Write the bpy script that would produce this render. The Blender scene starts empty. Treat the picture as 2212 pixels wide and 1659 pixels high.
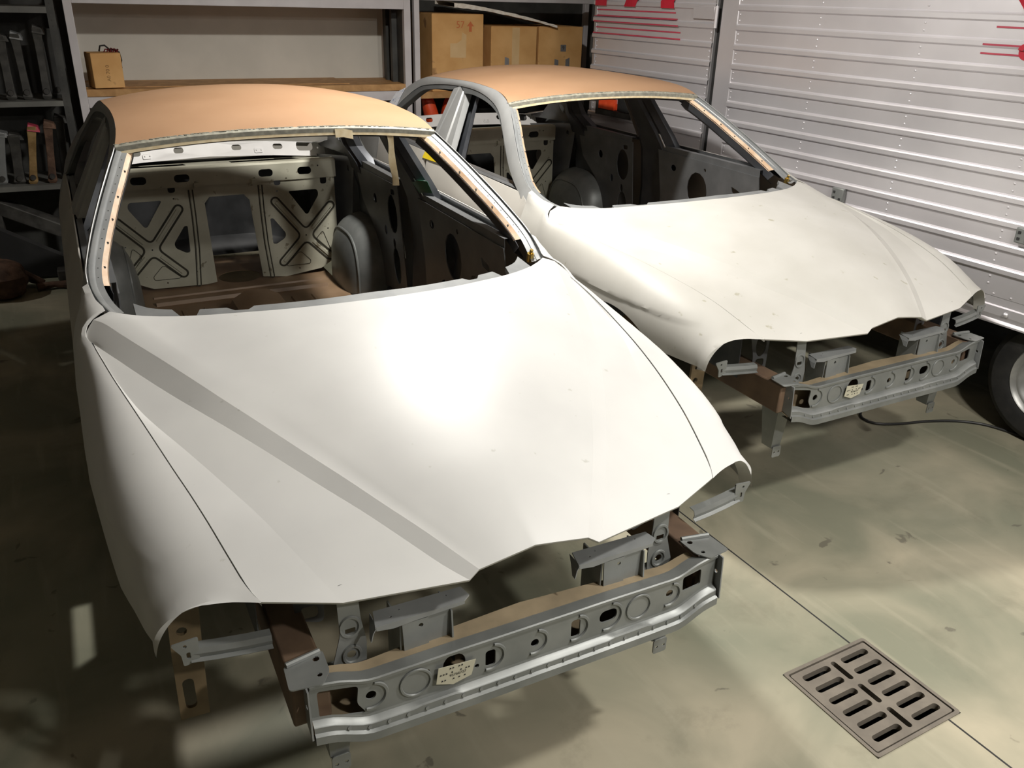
import bpy, bmesh, math, random
from mathutils import Vector, Matrix
from mathutils.geometry import delaunay_2d_cdt
random.seed(7)
D = bpy.data
COL = bpy.context.scene.collection
PI = math.pi

# ------------------------------------------------------------------ camera
cam_d = D.cameras.new('camera')
cam = D.objects.new('camera', cam_d)
COL.objects.link(cam)
cam_d.sensor_fit = 'HORIZONTAL'
cam_d.sensor_width = 36.0
cam_d.lens = 1832.9 * 36.0 / 2212.0
cam_d.clip_start = 0.05
_r = Vector((0.99961518, 0.01155856, 0.02521687))
_u = Vector((-0.0277397, 0.41651908, 0.90870367))
_f = Vector((0.0, 0.90905349, -0.41667943))
cam.matrix_world = Matrix(((_r.x, _u.x, -_f.x, 0), (_r.y, _u.y, -_f.y, 0), (_r.z, _u.z, -_f.z, 2.0), (0, 0, 0, 1)))
bpy.context.scene.camera = cam

# ------------------------------------------------------------------ world, lights, exposure
SC = bpy.context.scene
SC.view_settings.view_transform = 'Standard'
SC.view_settings.look = 'None'
SC.view_settings.gamma = 1.0
SC.view_settings.use_curve_mapping = False
SC.view_settings.exposure = 0.0
wd = D.worlds.new('world')
SC.world = wd
wd.use_nodes = True
wd.node_tree.nodes['Background'].inputs[0].default_value = (0.9, 0.95, 1.0, 1)
wd.node_tree.nodes['Background'].inputs[1].default_value = 0.02

def area_light(name, loc, size, size_y, power, color, target=None, spread=None):
    l = D.lights.new(name, 'AREA')
    l.shape = 'RECTANGLE'
    l.size, l.size_y = size, size_y
    l.energy = power
    l.color = color
    if spread: l.spread = spread
    o = D.objects.new(name, l)
    COL.objects.link(o)
    o.location = loc
    d = (Vector(target) - Vector(loc)) if target else Vector((0, 0, -1))
    o.rotation_euler = d.to_track_quat('-Z', 'Y').to_euler()
    return o

LAMP_REAR = (-0.18, 4.15, 3.05)     # ceiling bulb between the roofs of the two shells
LAMP_FRONT = (1.9, 1.5, 3.0)        # bulb in front of the farther shell
LAMP_SIDE = (2.5, 0.05, 3.0)      # bulb to the right of the photographer
WARM = (1.0, 0.965, 0.905)
area_light('ceiling_lamp_rear_light', LAMP_REAR, 0.2, 0.2, 108, WARM)
area_light('ceiling_lamp_front_light', LAMP_FRONT, 0.2, 0.2, 70, WARM)
area_light('ceiling_lamp_side_light', LAMP_SIDE, 0.2, 0.2, 105, WARM)
LAMP_LEFT = (-4.7, 4.5, 2.7)        # unseen lamp on the left; spot cone added to light one floor patch
sl = D.lights.new('spot_lamp_light', 'SPOT')
sl.energy = 60; sl.color = WARM; sl.spot_size = math.radians(26); sl.spot_blend = 0.25; sl.shadow_soft_size = 0.04
so_ = D.objects.new('spot_lamp_light', sl)
COL.objects.link(so_)
so_.location = LAMP_LEFT
so_.rotation_euler = (Vector((-3.45, 5.62, 0)) - Vector(LAMP_LEFT)).to_track_quat('-Z', 'Y').to_euler()

# ------------------------------------------------------------------ material helpers
def new_mat(name):
    m = D.materials.new(name)
    m.use_nodes = True
    nt = m.node_tree
    b = nt.nodes['Principled BSDF']
    return m, nt, b

def noise_mat(name, c1, c2, rough=0.5, metal=0.0, scale=6.0, detail=6.0, lo=0.4, hi=0.65, spots=None,
              spot_scale=30.0, spot_t=0.68, bump=0.0, bump_scale=60.0, rough2=None, distort=0.0, spec=0.5):
    m, nt, b = new_mat(name)
    N, L = nt.nodes, nt.links
    tc = N.new('ShaderNodeTexCoord')
    n = N.new('ShaderNodeTexNoise')
    n.inputs['Scale'].default_value = scale
    n.inputs['Detail'].default_value = detail
    n.inputs['Distortion'].default_value = distort
    L.new(tc.outputs['Object'], n.inputs['Vector'])
    r = N.new('ShaderNodeValToRGB')
    r.color_ramp.elements[0].position = lo
    r.color_ramp.elements[1].position = hi
    r.color_ramp.elements[0].color = (*c1, 1)
    r.color_ramp.elements[1].color = (*c2, 1)
    L.new(n.outputs['Fac'], r.inputs['Fac'])
    out = r.outputs['Color']
    if spots:
        n2 = N.new('ShaderNodeTexNoise')
        n2.inputs['Scale'].default_value = spot_scale
        n2.inputs['Detail'].default_value = 3.0
        L.new(tc.outputs['Object'], n2.inputs['Vector'])
        r2 = N.new('ShaderNodeValToRGB')
        r2.color_ramp.elements[0].position = spot_t
        r2.color_ramp.elements[1].position = spot_t + 0.05
        L.new(n2.outputs['Fac'], r2.inputs['Fac'])
        mx = N.new('ShaderNodeMix')
        mx.data_type = 'RGBA'
        L.new(r2.outputs['Color'], mx.inputs[0])
        L.new(out, mx.inputs[6])
        mx.inputs[7].default_value = (*spots, 1)
        out = mx.outputs[2]
    L.new(out, b.inputs['Base Color'])
    b.inputs['Roughness'].default_value = rough
    b.inputs['Metallic'].default_value = metal
    b.inputs['Specular IOR Level'].default_value = spec
    if rough2 is not None:
        mr = N.new('ShaderNodeMapRange')
        mr.inputs[3].default_value = rough
        mr.inputs[4].default_value = rough2
        L.new(n.outputs['Fac'], mr.inputs[0])
        L.new(mr.outputs[0], b.inputs['Roughness'])
    if bump > 0:
        n3 = N.new('ShaderNodeTexNoise')
        n3.inputs['Scale'].default_value = bump_scale
        n3.inputs['Detail'].default_value = 4.0
        L.new(tc.outputs['Object'], n3.inputs['Vector'])
        bp = N.new('ShaderNodeBump')
        bp.inputs['Strength'].default_value = bump
        bp.inputs['Distance'].default_value = 0.01
        L.new(n3.outputs['Fac'], bp.inputs['Height'])
        L.new(bp.outputs[0], b.inputs['Normal'])
    return m

M = {}
M['primer'] = noise_mat('grey_primer', (0.58, 0.58, 0.57), (0.64, 0.64, 0.625), 0.42, 0, 3.0, 8, 0.35, 0.7, (0.50, 0.50, 0.47), 30, 0.72, rough2=0.50, spec=0.75)
M['primer_b'] = noise_mat('weathered_grey_primer', (0.46, 0.45, 0.415), (0.53, 0.52, 0.49), 0.5, 0, 3.0, 8, 0.35, 0.7, (0.36, 0.345, 0.28), 18, 0.69, rough2=0.58)
M['metal'] = noise_mat('bare_zinc_steel', (0.19, 0.20, 0.195), (0.26, 0.27, 0.262), 0.42, 0.35, 9, 5, 0.35, 0.7)
M['frame'] = noise_mat('dull_grey_steel', (0.22, 0.23, 0.235), (0.30, 0.31, 0.31), 0.45, 0.3, 9, 5, 0.35, 0.7)
M['white_frame'] = noise_mat('pale_primer_steel', (0.76, 0.75, 0.74), (0.82, 0.81, 0.80), 0.4, 0.0, 9, 5, 0.35, 0.7)
M['inner'] = noise_mat('dark_inner_steel', (0.055, 0.06, 0.07), (0.10, 0.105, 0.115), 0.42, 0.4, 7, 6, 0.35, 0.7)  # darker copy of the inner steel, shade put into the colour
M['inner_lit'] = noise_mat('grey_inner_steel', (0.16, 0.165, 0.17), (0.22, 0.225, 0.23), 0.35, 0.5, 7, 6, 0.35, 0.7)  # lighter copy of the same inner steel, for the lit panels
M['bulk'] = noise_mat('stained_bulkhead_steel', (0.42, 0.41, 0.32), (0.55, 0.54, 0.44), 0.5, 0.1, 5, 8, 0.35, 0.65, (0.25, 0.225, 0.16), 20, 0.66)
M['tan'] = noise_mat('tan_roof_primer', (0.31, 0.182, 0.102), (0.355, 0.215, 0.125), 0.65, 0, 2.5, 8, 0.35, 0.7, (0.24, 0.155, 0.10), 60, 0.72, spec=0.25)
M['tan_floor'] = noise_mat('tan_floor_primer', (0.21, 0.135, 0.078), (0.31, 0.205, 0.125), 0.5, 0, 4, 6, 0.35, 0.65)
M['tan_strip'] = noise_mat('tan_worn_strip', (0.55, 0.36, 0.22), (0.66, 0.52, 0.38), 0.5, 0, 20, 6, 0.35, 0.65)
M['brown'] = noise_mat('brown_rust_primer', (0.10, 0.065, 0.045), (0.17, 0.11, 0.07), 0.6, 0.1, 8, 6, 0.35, 0.65)
M['ochre'] = noise_mat('ochre_primer', (0.19, 0.15, 0.095), (0.28, 0.22, 0.14), 0.6, 0, 10, 6, 0.35, 0.65)
M['side_grey'] = noise_mat('brushed_grey_side', (0.33, 0.335, 0.335), (0.41, 0.415, 0.41), 0.42, 0.25, 5, 6, 0.35, 0.7)
M['frame_grey'] = noise_mat('dark_window_frame', (0.10, 0.105, 0.105), (0.14, 0.145, 0.145), 0.45, 0.2, 5, 6)
M['door_primer'] = noise_mat('door_primer', (0.44, 0.42, 0.385), (0.50, 0.48, 0.44), 0.45, 0, 3, 6, 0.35, 0.7)
M['brown_ochre'] = noise_mat('brown_ochre_primer', (0.12, 0.085, 0.045), (0.18, 0.13, 0.07), 0.6, 0, 10, 6, 0.35, 0.65)
M['cream'] = noise_mat('cream_masking_tape', (0.62, 0.50, 0.30), (0.72, 0.62, 0.42), 0.6, 0, 30, 4)
M['edge'] = noise_mat('torn_grey_edge', (0.20, 0.195, 0.16), (0.32, 0.31, 0.25), 0.6, 0, 40, 6)
M['green_tape'] = noise_mat('green_tape', (0.015, 0.10, 0.055), (0.02, 0.14, 0.08), 0.4)
M['yellow_tape'] = noise_mat('yellow_tape', (0.75, 0.55, 0.01), (0.85, 0.65, 0.03), 0.4)
M['white_tape'] = noise_mat('white_tape', (0.72, 0.74, 0.80), (0.85, 0.86, 0.9), 0.5, scale=40, spots=(0.25, 0.32, 0.55), spot_scale=50, spot_t=0.6)
M['grime'] = noise_mat('dark_pressing_grime', (0.03, 0.028, 0.018), (0.05, 0.045, 0.03), 0.7)  # dark outline strips along the bulkhead pressings
M['paper'] = noise_mat('pale_label_paper', (0.46, 0.44, 0.34), (0.52, 0.50, 0.40), 0.6)
M['boot_dark'] = noise_mat('dark_boot_steel', (0.018, 0.019, 0.02), (0.035, 0.036, 0.038), 0.6, 0.1, 6)  # near-black tone stands in for the shade inside the closed boot
M['black'] = noise_mat('matt_black', (0.008, 0.008, 0.008), (0.016, 0.016, 0.016), 0.7)
M['ink'] = noise_mat('black_ink', (0.02, 0.02, 0.02), (0.03, 0.03, 0.03), 0.8)
M['faded_print'] = noise_mat('faded_brown_print', (0.24, 0.13, 0.045), (0.30, 0.17, 0.06), 0.8)
M['faded_red'] = noise_mat('faded_red_print', (0.55, 0.13, 0.045), (0.62, 0.20, 0.07), 0.8)
M['rubber'] = noise_mat('black_rubber', (0.012, 0.012, 0.012), (0.022, 0.021, 0.02), 0.75, 0, 20)
M['rim'] = noise_mat('grey_wheel_steel', (0.28, 0.28, 0.27), (0.36, 0.36, 0.35), 0.4, 0.5, 12)
M['alu'] = noise_mat('trailer_aluminium', (0.68, 0.66, 0.685), (0.74, 0.72, 0.745), 0.36, 0.65, 2.0, 4, rough2=0.44)
M['alu_dull'] = noise_mat('dull_aluminium', (0.42, 0.41, 0.42), (0.50, 0.49, 0.50), 0.4, 0.7, 6, 4)
M['red'] = noise_mat('red_vinyl', (0.42, 0.012, 0.03), (0.48, 0.02, 0.04), 0.45)
M['red_line'] = noise_mat('faded_red_vinyl', (0.36, 0.035, 0.07), (0.45, 0.06, 0.09), 0.45)
M['shelf_white'] = noise_mat('white_shelf_paint', (0.56, 0.53, 0.54), (0.62, 0.59, 0.60), 0.5, 0, 6)
M['shelf_back'] = noise_mat('shelf_back_panel', (0.62, 0.595, 0.53), (0.68, 0.65, 0.58), 0.6, 0, 3)
M['shelf_dark'] = noise_mat('dark_shelf_steel', (0.04, 0.04, 0.038), (0.07, 0.07, 0.064), 0.6, 0.1, 6)
M['rack_board'] = noise_mat('rack_board_grey', (0.13, 0.13, 0.12), (0.18, 0.18, 0.165), 0.6, 0.1, 6)
M['wood'] = noise_mat('chipboard_wood', (0.40, 0.21, 0.075), (0.55, 0.31, 0.125), 0.6, 0, 14, 8)
M['card'] = noise_mat('brown_cardboard', (0.62, 0.34, 0.12), (0.72, 0.42, 0.165), 0.75, 0, 5, 6, spots=(0.36, 0.19, 0.075), spot_scale=6, spot_t=0.66)
M['card_pale'] = noise_mat('pale_cardboard', (0.66, 0.44, 0.21), (0.72, 0.50, 0.26), 0.75)
M['paint_orange'] = noise_mat('orange_plastic', (0.75, 0.07, 0.02), (0.85, 0.11, 0.035), 0.4, scale=20)
M['rust'] = noise_mat('rusty_iron', (0.07, 0.038, 0.024), (0.15, 0.085, 0.055), 0.8, 0.1, 14, 8, bump=0.3)
M['old_steel'] = noise_mat('old_grey_steel', (0.045, 0.043, 0.040), (0.085, 0.082, 0.075), 0.55, 0.3, 14, 8)
M['ochre_bar'] = noise_mat('dirty_ochre_bar', (0.20, 0.12, 0.04), (0.34, 0.22, 0.09), 0.7, 0, 16, 6)
M['cast_iron'] = noise_mat('worn_cast_iron', (0.16, 0.14, 0.115), (0.21, 0.185, 0.15), 0.6, 0.2, 10, 6, bump=0.15)
M['wall'] = noise_mat('grey_plaster', (0.20, 0.19, 0.175), (0.25, 0.24, 0.22), 0.85, 0, 2, 6)
M['ceiling'] = noise_mat('white_ceiling', (0.6, 0.58, 0.55), (0.66, 0.64, 0.6), 0.9, 0, 2, 4)
M['brass'] = noise_mat('brass_bolt', (0.5, 0.36, 0.10), (0.6, 0.42, 0.14), 0.3, 0.9)
M['cable'] = noise_mat('black_cable', (0.015, 0.015, 0.015), (0.02, 0.02, 0.02), 0.5)
M['red_wire'] = noise_mat('dark_red_wire', (0.12, 0.015, 0.02), (0.18, 0.02, 0.03), 0.5)
M['plaster_white'] = noise_mat('torn_white_board', (0.75, 0.68, 0.58), (0.85, 0.80, 0.72), 0.8, 0, 30)

def floor_material():
    m, nt, b = new_mat('stained_concrete')
    N, L = nt.nodes, nt.links
    tc = N.new('ShaderNodeTexCoord')
    def noise(scale, detail, dist=0.0, off=(0, 0, 0), rough=0.5):
        mp = N.new('ShaderNodeMapping')
        mp.inputs['Location'].default_value = off
        L.new(tc.outputs['Object'], mp.inputs['Vector'])
        n = N.new('ShaderNodeTexNoise')
        n.inputs['Scale'].default_value = scale
        n.inputs['Detail'].default_value = detail
        n.inputs['Distortion'].default_value = dist
        n.inputs['Roughness'].default_value = rough
        L.new(mp.outputs[0], n.inputs['Vector'])
        return n
    def ramp(src, p0, p1, c0=(0, 0, 0, 1), c1=(1, 1, 1, 1)):
        r = N.new('ShaderNodeValToRGB')
        r.color_ramp.elements[0].position = p0
        r.color_ramp.elements[1].position = p1
        r.color_ramp.elements[0].color = c0
        r.color_ramp.elements[1].color = c1
        L.new(src, r.inputs['Fac'])
        return r.outputs['Color']
    def mix(fac, a, bcol):
        mx = N.new('ShaderNodeMix')
        mx.data_type = 'RGBA'
        L.new(fac, mx.inputs[0])
        L.new(a, mx.inputs[6])
        mx.inputs[7].default_value = bcol
        return mx.outputs[2]
    base = ramp(noise(1.6, 8, 0.6).outputs['Fac'], 0.38, 0.64, (0.215, 0.215, 0.155, 1), (0.40, 0.36, 0.265, 1))
    g = ramp(noise(0.9, 5, 0.3, (4, 2, 0)).outputs['Fac'], 0.48, 0.62)
    sc = N.new('ShaderNodeMath'); sc.operation = 'MULTIPLY'; sc.inputs[1].default_value = 0.55
    L.new(g, sc.inputs[0])
    base = mix(sc.outputs[0], base, (0.205, 0.215, 0.155, 1))
    # scuffs stretched along the way the cars were pushed in
    mps = N.new('ShaderNodeMapping'); mps.inputs['Rotation'].default_value = (0, 0, 0.5); mps.inputs['Scale'].default_value = (9.0, 0.9, 1)
    L.new(tc.outputs['Object'], mps.inputs['Vector'])
    ns = N.new('ShaderNodeTexNoise'); ns.inputs['Scale'].default_value = 1.5; ns.inputs['Detail'].default_value = 6
    L.new(mps.outputs[0], ns.inputs['Vector'])
    scf = ramp(ns.outputs['Fac'], 0.56, 0.70)
    scm = N.new('ShaderNodeMath'); scm.operation = 'MULTIPLY'; scm.inputs[1].default_value = 0.35
    L.new(scf, scm.inputs[0])
    base = mix(scm.outputs[0], base, (0.42, 0.385, 0.29, 1))
    dk = ramp(noise(3.2, 8, 0.2, (8, 1, 0), 0.65).outputs['Fac'], 0.55, 0.70)
    dkm = N.new('ShaderNodeMath'); dkm.operation = 'MULTIPLY'; dkm.inputs[1].default_value = 0.45
    L.new(dk, dkm.inputs[0])
    base = mix(dkm.outputs[0], base, (0.16, 0.155, 0.11, 1))
    st = ramp(noise(7.0, 4, 0.6, (1, 7, 0)).outputs['Fac'], 0.67, 0.70)
    sc2 = N.new('ShaderNodeMath'); sc2.operation = 'MULTIPLY'; sc2.inputs[1].default_value = 0.65
    L.new(st, sc2.inputs[0])
    base = mix(sc2.outputs[0], base, (0.10, 0.09, 0.07, 1))
    # damp-looking patch by the trailer wheel
    mp = N.new('ShaderNodeMapping')
    mp.inputs['Location'].default_value = (-2.03, -3.12, 0)
    L.new(tc.outputs['Object'], mp.inputs['Vector'])
    mp2 = N.new('ShaderNodeMapping')
    mp2.inputs['Rotation'].default_value = (0, 0, 0.55)
    mp2.inputs['Scale'].default_value = (2.3, 3.6, 0)
    L.new(mp.outputs[0], mp2.inputs['Vector'])
    ln = N.new('ShaderNodeVectorMath'); ln.operation = 'LENGTH'
    L.new(mp2.outputs[0], ln.inputs[0])
    nz = noise(5.0, 6, 0.5, (3, 3, 0))
    ad = N.new('ShaderNodeMath'); ad.operation = 'MULTIPLY_ADD'
    ad.inputs[1].default_value = 1.1
    L.new(nz.outputs['Fac'], ad.inputs[0]); L.new(ln.outputs['Value'], ad.inputs[2])
    pt = ramp(ad.outputs[0], 0.98, 1.04, (1, 1, 1, 1), (0, 0, 0, 1))
    # ramp positions are clamped to 0..1, so scale the distance first
    ad.inputs[1].default_value = 0.55
    dv = N.new('ShaderNodeMath'); dv.operation = 'MULTIPLY'; dv.inputs[1].default_value = 0.72
    L.new(ad.outputs[0], dv.inputs[0])
    pt = ramp(dv.outputs[0], 0.70, 0.73, (0.75, 0.75, 0.75, 1), (0, 0, 0, 1))
    base = mix(pt, base, (0.135, 0.105, 0.07, 1))
    L.new(base, b.inputs['Base Color'])
    rg = ramp(noise(2.5, 4).outputs['Fac'], 0.3, 0.7, (0.45, 0.45, 0.45, 1), (0.7, 0.7, 0.7, 1))
    L.new(rg, b.inputs['Roughness'])
    bp = N.new('ShaderNodeBump'); bp.inputs['Strength'].default_value = 0.08
    L.new(noise(60, 4).outputs['Fac'], bp.inputs['Height']); L.new(bp.outputs[0], b.inputs['Normal'])
    return m
M['floor'] = floor_material()

# ------------------------------------------------------------------ geometry helpers
def V(p): return Vector(p)

class G:
    """collects faces; build() links them as ONE mesh object"""
    def __init__(s): s.v, s.f, s.mi, s.cur = [], [], {}, 0
    def add(s, verts, faces):
        o = len(s.v)
        if s.cur:
            for i in range(len(faces)): s.mi[len(s.f) + i] = s.cur
        s.v += [tuple(p) for p in verts]
        s.f += [tuple(i + o for i in f) for f in faces]
        return s
    def grid(s, rows, close=False):
        n, m = len(rows), len(rows[0])
        vs = [p for r in rows for p in r]
        fs = []
        for i in range(n - 1):
            for j in range(m if close else m - 1):
                k = (j + 1) % m
                fs.append((i * m + j, i * m + k, (i + 1) * m + k, (i + 1) * m + j))
        return s.add(vs, fs)
    def box(s, c, size, rot=None):
        x, y, z = [a / 2 for a in size]
        vs = [Vector((a * x, b * y, d * z)) for a in (-1, 1) for b in (-1, 1) for d in (-1, 1)]
        if rot is not None: vs = [rot @ p for p in vs]
        vs = [p + Vector(c) for p in vs]
        return s.add(vs, [(0, 1, 3, 2), (4, 6, 7, 5), (0, 4, 5, 1), (2, 3, 7, 6), (0, 2, 6, 4), (1, 5, 7, 3)])
    def hexa(s, a, b):
        """two matching quads -> closed block"""
        vs = list(a) + list(b)
        n = len(a)
        fs = [tuple(range(n - 1, -1, -1)), tuple(range(n, 2 * n))]
        for i in range(n):
            j = (i + 1) % n
            fs.append((i, j, n + j, n + i))
        return s.add(vs, fs)
    def tube(s, path, r, n=8, cap=True):
        path = [Vector(p) for p in path]
        rr = r if isinstance(r, (list, tuple)) else [r] * len(path)
        rows = []
        up = Vector((0.13, 0.21, 0.97)).normalized()
        for i, p in enumerate(path):
            t = (path[min(i + 1, len(path) - 1)] - path[max(i - 1, 0)]).normalized()
            a = t.cross(up)
            if a.length < 1e-3: a = t.cross(Vector((1, 0, 0)))
            a.normalize(); b = t.cross(a)
            rows.append([p + (a * math.cos(2 * PI * k / n) + b * math.sin(2 * PI * k / n)) * rr[i] for k in range(n)])
        o = len(s.v)
        s.grid(rows, True)
        if cap:
            e = o + (len(path) - 1) * n
            if s.cur: s.mi[len(s.f)] = s.mi[len(s.f) + 1] = s.cur
            s.f.append(tuple(o + k for k in range(n)))
            s.f.append(tuple(e + k for k in range(n - 1, -1, -1)))
        return s
    def lathe(s, prof, mat, n=32):
        """profile of (radius, axial) revolved about local z, transformed by matrix"""
        rows = [[mat @ Vector((r * math.cos(2 * PI * k / n), r * math.sin(2 * PI * k / n), z)) for k in range(n)] for r, z in prof]
        return s.grid(rows, True)
    def plate(s, outer, holes, fn, t, step=None):
        """flat polygon with holes, mapped by fn(x, y, depth) and given thickness t"""
        pts, edges = [], []
        def loop(l):
            o = len(pts)
            pts.extend(l)
            edges.extend([(o + i, o + (i + 1) % len(l)) for i in range(len(l))])
        loop(outer)
        for h in holes: loop(h)
        def inside(p, poly):
            c = False
            j = len(poly) - 1
            for i in range(len(poly)):
                a, b = poly[i], poly[j]
                if (a[1] > p[1]) != (b[1] > p[1]) and p[0] < (b[0] - a[0]) * (p[1] - a[1]) / (b[1] - a[1]) + a[0]: c = not c
                j = i
            return c
        if step:
            x0, x1 = min(p[0] for p in outer), max(p[0] for p in outer)
            y0, y1 = min(p[1] for p in outer), max(p[1] for p in outer)
            nx, ny = int((x1 - x0) / step), int((y1 - y0) / step)
            for i in range(1, nx + 1):
                for j in range(1, ny + 1):
                    p = (x0 + (x1 - x0) * i / (nx + 1), y0 + (y1 - y0) * j / (ny + 1))
                    if inside(p, outer) and not any(inside(p, h) for h in holes): pts.append(p)
        r = delaunay_2d_cdt([Vector(p) for p in pts], edges, [], 0, 1e-5)
        vs, tri = r[0], r[2]
        keep = []
        for f in tri:
            c = sum((vs[i] for i in f), Vector((0, 0))) / len(f)
            if inside(c, outer) and not any(inside(c, h) for h in holes): keep.append(tuple(f))
        cnt = {}
        for f in keep:
            for i in range(len(f)):
                e = (f[i], f[(i + 1) % len(f)])
                cnt[tuple(sorted(e))] = cnt.get(tuple(sorted(e)), []) + [e]
        n = len(vs)
        V3 = [fn(p.x, p.y, 0.0) for p in vs] + [fn(p.x, p.y, t) for p in vs]
        F = list(keep) + [tuple(n + i for i in reversed(f)) for f in keep]
        for k, es in cnt.items():
            if len(es) == 1:
                a, b = es[0]
                F.append((b, a, n + a, n + b))
        return s.add(V3, F)
    def build(s, name, mat, parent=None, smooth=True, angle=32, solid=0.0, bevel=0.0, merge=True):
        me = D.meshes.new(name)
        me.from_pydata([tuple(p) for p in s.v], [], s.f)
        for i, k in s.mi.items(): me.polygons[i].material_index = k
        bm = bmesh.new()
        bm.from_mesh(me)
        if merge: bmesh.ops.remove_doubles(bm, verts=bm.verts, dist=1e-5)
        bmesh.ops.recalc_face_normals(bm, faces=bm.faces)
        bm.to_mesh(me)
        bm.free()
        if smooth:
            me.polygons.foreach_set('use_smooth', [True] * len(me.polygons))
            me.set_sharp_from_angle(angle=math.radians(angle))
        if solid and smooth:
            cnt = {}
            for p in me.polygons:
                for k in p.edge_keys: cnt[k] = cnt.get(k, 0) + 1
            at = me.attributes.get('sharp_edge') or me.attributes.new('sharp_edge', 'BOOLEAN', 'EDGE')
            for e in me.edges:
                if cnt.get(tuple(sorted(e.vertices)), 0) == 1: at.data[e.index].value = True
        for k in ([mat] if isinstance(mat, str) else mat): me.materials.append(M[k])
        o = D.objects.new(name, me)
        COL.objects.link(o)
        if parent: o.parent = parent
        if solid:
            md = o.modifiers.new('sheet', 'SOLIDIFY'); md.thickness = solid; md.offset = 0
        if bevel:
            md = o.modifiers.new('bevel', 'BEVEL'); md.width = bevel; md.segments = 2; md.limit_method = 'ANGLE'
        return o

def tag(o, label, cat, group=None):
    o['label'] = label; o['category'] = cat
    if group: o['group'] = group
    return o
def thing(name, label, cat, loc=(0, 0, 0), rotz=0.0, group=None, matrix=None):
    o = D.objects.new(name, None)
    o.empty_display_size = 0.1
    COL.objects.link(o)
    if matrix is not None: o.matrix_world = matrix
    else:
        o.location = loc; o.rotation_euler = (0, 0, rotz)
    return tag(o, label, cat, group)
def struct(o):
    o['kind'] = 'structure'
    return o
def lerp(a, b, t): return tuple(x + (y - x) * t for x, y in zip(a, b))
def interp(pts, key, k):
    """piecewise (Catmull-Rom) sample of pts at parameter key (sorted list)"""
    n = len(key)
    if len(pts[0]) == 1: pts = [(p[0], 0.0) for p in pts]
    if k <= key[0]: return tuple(pts[0])
    if k >= key[-1]: return tuple(pts[-1])
    i = 0
    while key[i + 1] < k: i += 1
    t = (k - key[i]) / (key[i + 1] - key[i])
    p1, p2 = Vector(pts[i]), Vector(pts[i + 1])
    h = key[i + 1] - key[i]
    m1 = (p2 - Vector(pts[i - 1])) / (key[i + 1] - key[i - 1]) * h if i > 0 else p2 - p1
    m2 = (Vector(pts[i + 2]) - p1) / (key[i + 2] - key[i]) * h if i + 2 < n else p2 - p1
    t2, t3 = t * t, t * t * t
    return tuple(p1 * (2 * t3 - 3 * t2 + 1) + m1 * (t3 - 2 * t2 + t) + p2 * (-2 * t3 + 3 * t2) + m2 * (t3 - t2))
def arc_keys(pts):
    k = [0.0]
    for a, b in zip(pts, pts[1:]): k.append(k[-1] + (Vector(b) - Vector(a)).length)
    return [x / k[-1] for x in k]
def resample(pts, n, smooth=True):
    k = arc_keys(pts)
    if smooth: return [interp(pts, k, i / (n - 1)) for i in range(n)]
    out = []
    for i in range(n):
        t = i / (n - 1); j = 0
        while j < len(k) - 2 and k[j + 1] < t: j += 1
        out.append(lerp(pts[j], pts[j + 1], (t - k[j]) / max(k[j + 1] - k[j], 1e-9)))
    return out
def rrect(cx, cy, w, h, r, n=4):
    r = min(r, w / 2 - 1e-4, h / 2 - 1e-4)
    out = []
    for sx, sy, a0 in ((1, 1, 0), (-1, 1, 90), (-1, -1, 180), (1, -1, 270)):
        for k in range(n + 1):
            a = math.radians(a0 + 90 * k / n)
            out.append((cx + sx * (w / 2 - r) + r * math.cos(a), cy + sy * (h / 2 - r) + r * math.sin(a)))
    return out
def circle(cx, cy, r, n=16, ry=None): return [(cx + r * math.cos(2 * PI * k / n), cy + (ry or r) * math.sin(2 * PI * k / n)) for k in range(n)]
def rpoly(pts, r, n=4):
    """polygon with rounded corners"""
    out = []
    m = len(pts)
    for i in range(m):
        p, a, b = Vector(pts[i]), Vector(pts[i - 1]), Vector(pts[(i + 1) % m])
        la, lb = (a - p).length, (b - p).length
        q = min(r, la * 0.45, lb * 0.45)
        s, e = p + (a - p) / la * q, p + (b - p) / lb * q
        for k in range(n + 1):
            t = k / n
            out.append(tuple(s * (1 - t) ** 2 + p * 2 * t * (1 - t) + e * t * t))
    return out
def mir(pts): return [(-x, y) for x, y in reversed(pts)]
def text_mesh(s, size):
    cu = D.curves.new('txt', 'FONT')
    cu.body = s; cu.size = size; cu.align_x = 'CENTER'; cu.align_y = 'CENTER'
    ob = D.objects.new('txt', cu)
    COL.objects.link(ob)
    dg = bpy.context.evaluated_depsgraph_get()
    me = D.meshes.new_from_object(ob.evaluated_get(dg))
    vs = [tuple(v.co) for v in me.vertices]; fs = [tuple(p.vertices) for p in me.polygons]
    D.objects.remove(ob); D.curves.remove(cu); D.meshes.remove(me)
    return vs, fs

# ================================================================== CAR SHELL (car frame: u lateral, v forward, w up)
def C3(u, v, w): return (v, u, w)          # car (u,v,w) -> local (x fwd, y left, z up)

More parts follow.
